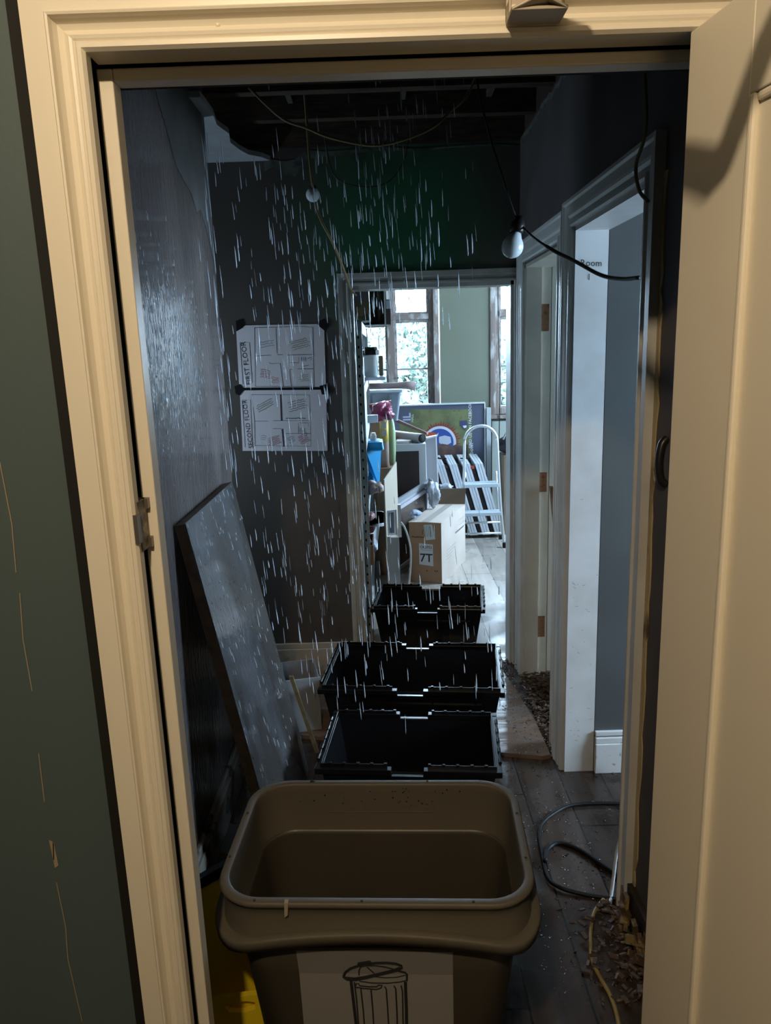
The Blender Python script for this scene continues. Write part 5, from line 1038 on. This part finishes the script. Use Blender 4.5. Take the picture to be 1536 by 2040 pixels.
# big printed display board against the window wall
ab = empty('display_board', (.53, 6.6, 0), 'large printed display board with a green field and round blue badge below the window', 'display board')
yB = 6.62
MB().box(.10, .912, yB, yB + .03, .30, 1.14).build('panel', M('navy_print', (.075, .085, .13), .35), ab)
MB().box(.10, .915, yB - .012, yB + .034, 1.140, 1.152).box(.908, .918, yB - .006, yB + .034, .30, 1.14).build('edge_trim', M('silver_edge', (.70, .76, .78), .3, .3), ab)
gm = M('mottled_green_print', (.15, .165, .075), .5, col2=(.085, .105, .05), scale=9)
def PQ(px, py):   # crop-8 pixels onto the board face
    X_ = 800 + px / 6.98; Y_ = 790 + py / 6.98
    uu = (X_ - 768) / 1476; vv = -(Y_ - 1020) / 1476; d = FW + CR * uu + CU * vv; t = yB / d.y
    return Vector((d.x * t, yB, EYE + d.z * t))
def patch(pts, m, name, off):
    P_ = [PQ(*p) + Vector((0, -off, 0)) for p in pts]; return MB().prism(P_, (0, .0004, 0)).build(name, m, ab)
patch([(-30, 180), (110, 178), (940, 175), (985, 200), (985, 880), (-30, 880)], gm, 'green_field', .001)
patch([(-30, 150), (115, 150), (120, 380), (-30, 380)], M('navy_print', (.075, .085, .13)), 'navy_corner', .0014)
patch([(500, 672), (560, 655), (640, 668), (700, 690), (760, 660), (840, 690), (900, 665), (925, 668), (925, 885), (500, 885)], M('dark_brown_scene_print', (.055, .035, .035), .5, col2=(.12, .07, .055), scale=14), 'brown_scene', .0050)
sp_ = []; r = random.Random(17); c0 = PQ(530, 640); Rr_ = PQ(530, 410).z - c0.z
for k in range(56):
    a = math.pi * 1.06 - k * math.pi * 1.15 / 55; rad = Rr_ * (1.02 if k % 2 else r.uniform(1.12, 1.42)); sp_.append(c0 + Vector((rad * math.cos(a), -.0020, rad * math.sin(a))))
MB().prism(sp_, (0, .0004, 0)).build('red_splatter', M('dark_red_print', (.22, .03, .025), .5), ab)
for k in range(26):
    x = r.uniform(180, 860); y = r.uniform(190, 420); rr_ = r.uniform(.0015, .005); c = PQ(x, y); MB().lathe((c.x, yB - .0022, c.z), [(rr_, 0), (rr_, .0004)], 7, axis=(0, -1, 0)).build('red_spot', MC['dark_red_print'], ab)
def disc(rad, m, name, off): return MB().lathe((c0.x, yB - off, c0.z), [(rad, 0), (rad, .0004)], 40, axis=(0, -1, 0)).build(name, m, ab)
disc(Rr_, M('pale_ring_print', (.50, .55, .62), .5), 'badge_ring', .0028); disc(Rr_ * .84, M('royal_blue_print', (.03, .07, .28), .5), 'badge_field', .0034)
patch([(345, 540), (365, 500), (430, 490), (490, 515), (470, 545), (400, 565), (350, 570)], M('brick_red_print', (.38, .07, .035), .5), 'red_swoosh', .0042)
patch([(470, 545), (515, 500), (505, 540), (480, 575)], MC['pale_ring_print'], 'white_flash', .0046)
patch([(520, 560), (600, 540), (680, 560), (690, 640), (640, 668), (560, 668), (520, 640)], M('pale_patch_print', (.42, .46, .54), .5), 'pale_patch', .0042)
wl = M('pale_lettering', (.60, .64, .68), .5)
a = PQ(955, 400); lettering('FIND US ON FACEBOOK', .037, plane4(Vector((a.x, yB - .003, a.z)), (0, 0, 1), (-1, 0, 0)), wl, ab, bold=.0004)
a = PQ(972, 780); lettering('eedbowl', .050, plane4(Vector((a.x, yB - .003, a.z)), (0, 0, 1), (-1, 0, 0)), wl, ab, bold=.0006)
a = PQ(78, 285); lettering('IL', .095, plane4(Vector((a.x, yB - .003, a.z)), (0, 0, 1), (-1, 0, 0)), M('lilac_lettering', (.42, .45, .62), .5), ab, bold=.002)
a = PQ(150, 300); lettering('HALL', .030, plane4(Vector((a.x, yB - .003, a.z)), (0, 0, 1), (-1, 0, 0)), wl, ab)
patch([(812, 340), (905, 330), (915, 400), (880, 465), (845, 430), (812, 400)], M('navy_logo_print', (.05, .05, .14), .5), 'small_shield', .0030)
patch([(850, 405), (905, 400), (900, 430), (870, 440)], wl, 'shield_flash', .0036)
a = PQ(1120, 700)
tag(MB().box(.925, .965, 6.60, 6.66, 0, 1.10).build('pale_post', M('pale_grey_board', (.38, .42, .43), .5), bevel=.002), 'pale grey narrow board standing on end right of the display board', 'board')
thingbox('shipping_box', 1.04, 1.32, 6.35, 6.62, 0, .70, M('dull_brown_card', (.20, .15, .10), .8), 'dull brown box by the right-hand window behind the ladder', 'box')
bgx = empty('black_bag', (1.12, 6.5, .70), 'black bag with a curved handle on the dull brown box', 'bag')
from mathutils import noise as _nz
bmm = bmesh.new(); bmesh.ops.create_icosphere(bmm, subdivisions=3, radius=1); mbb = MB(); bmm.verts.index_update()
mbb.add([Vector((1.12 + v.co.x * .125 * (1 + .2 * _nz.noise(v.co * 2)), 6.48 + v.co.y * .10, .785 + v.co.z * .085)) for v in bmm.verts], [tuple(v.index for v in f.verts) for f in bmm.faces]); bmm.free()
mbb.build('bag', M('black_fabric', (.015, .015, .017), .5), bgx, smooth=True)
MB().tube(smoothpath([(1.04, 6.40, .84), (1.07, 6.39, .90), (1.12, 6.39, .92), (1.18, 6.39, .89)], 5), .008, 8).build('handle', M('grey_piping', (.30, .33, .36), .3), bgx, smooth=True)
thingbox('low_brown_box', .64, .84, 6.62 - .02, 6.615, 0, .001, card, '', '') if False else None
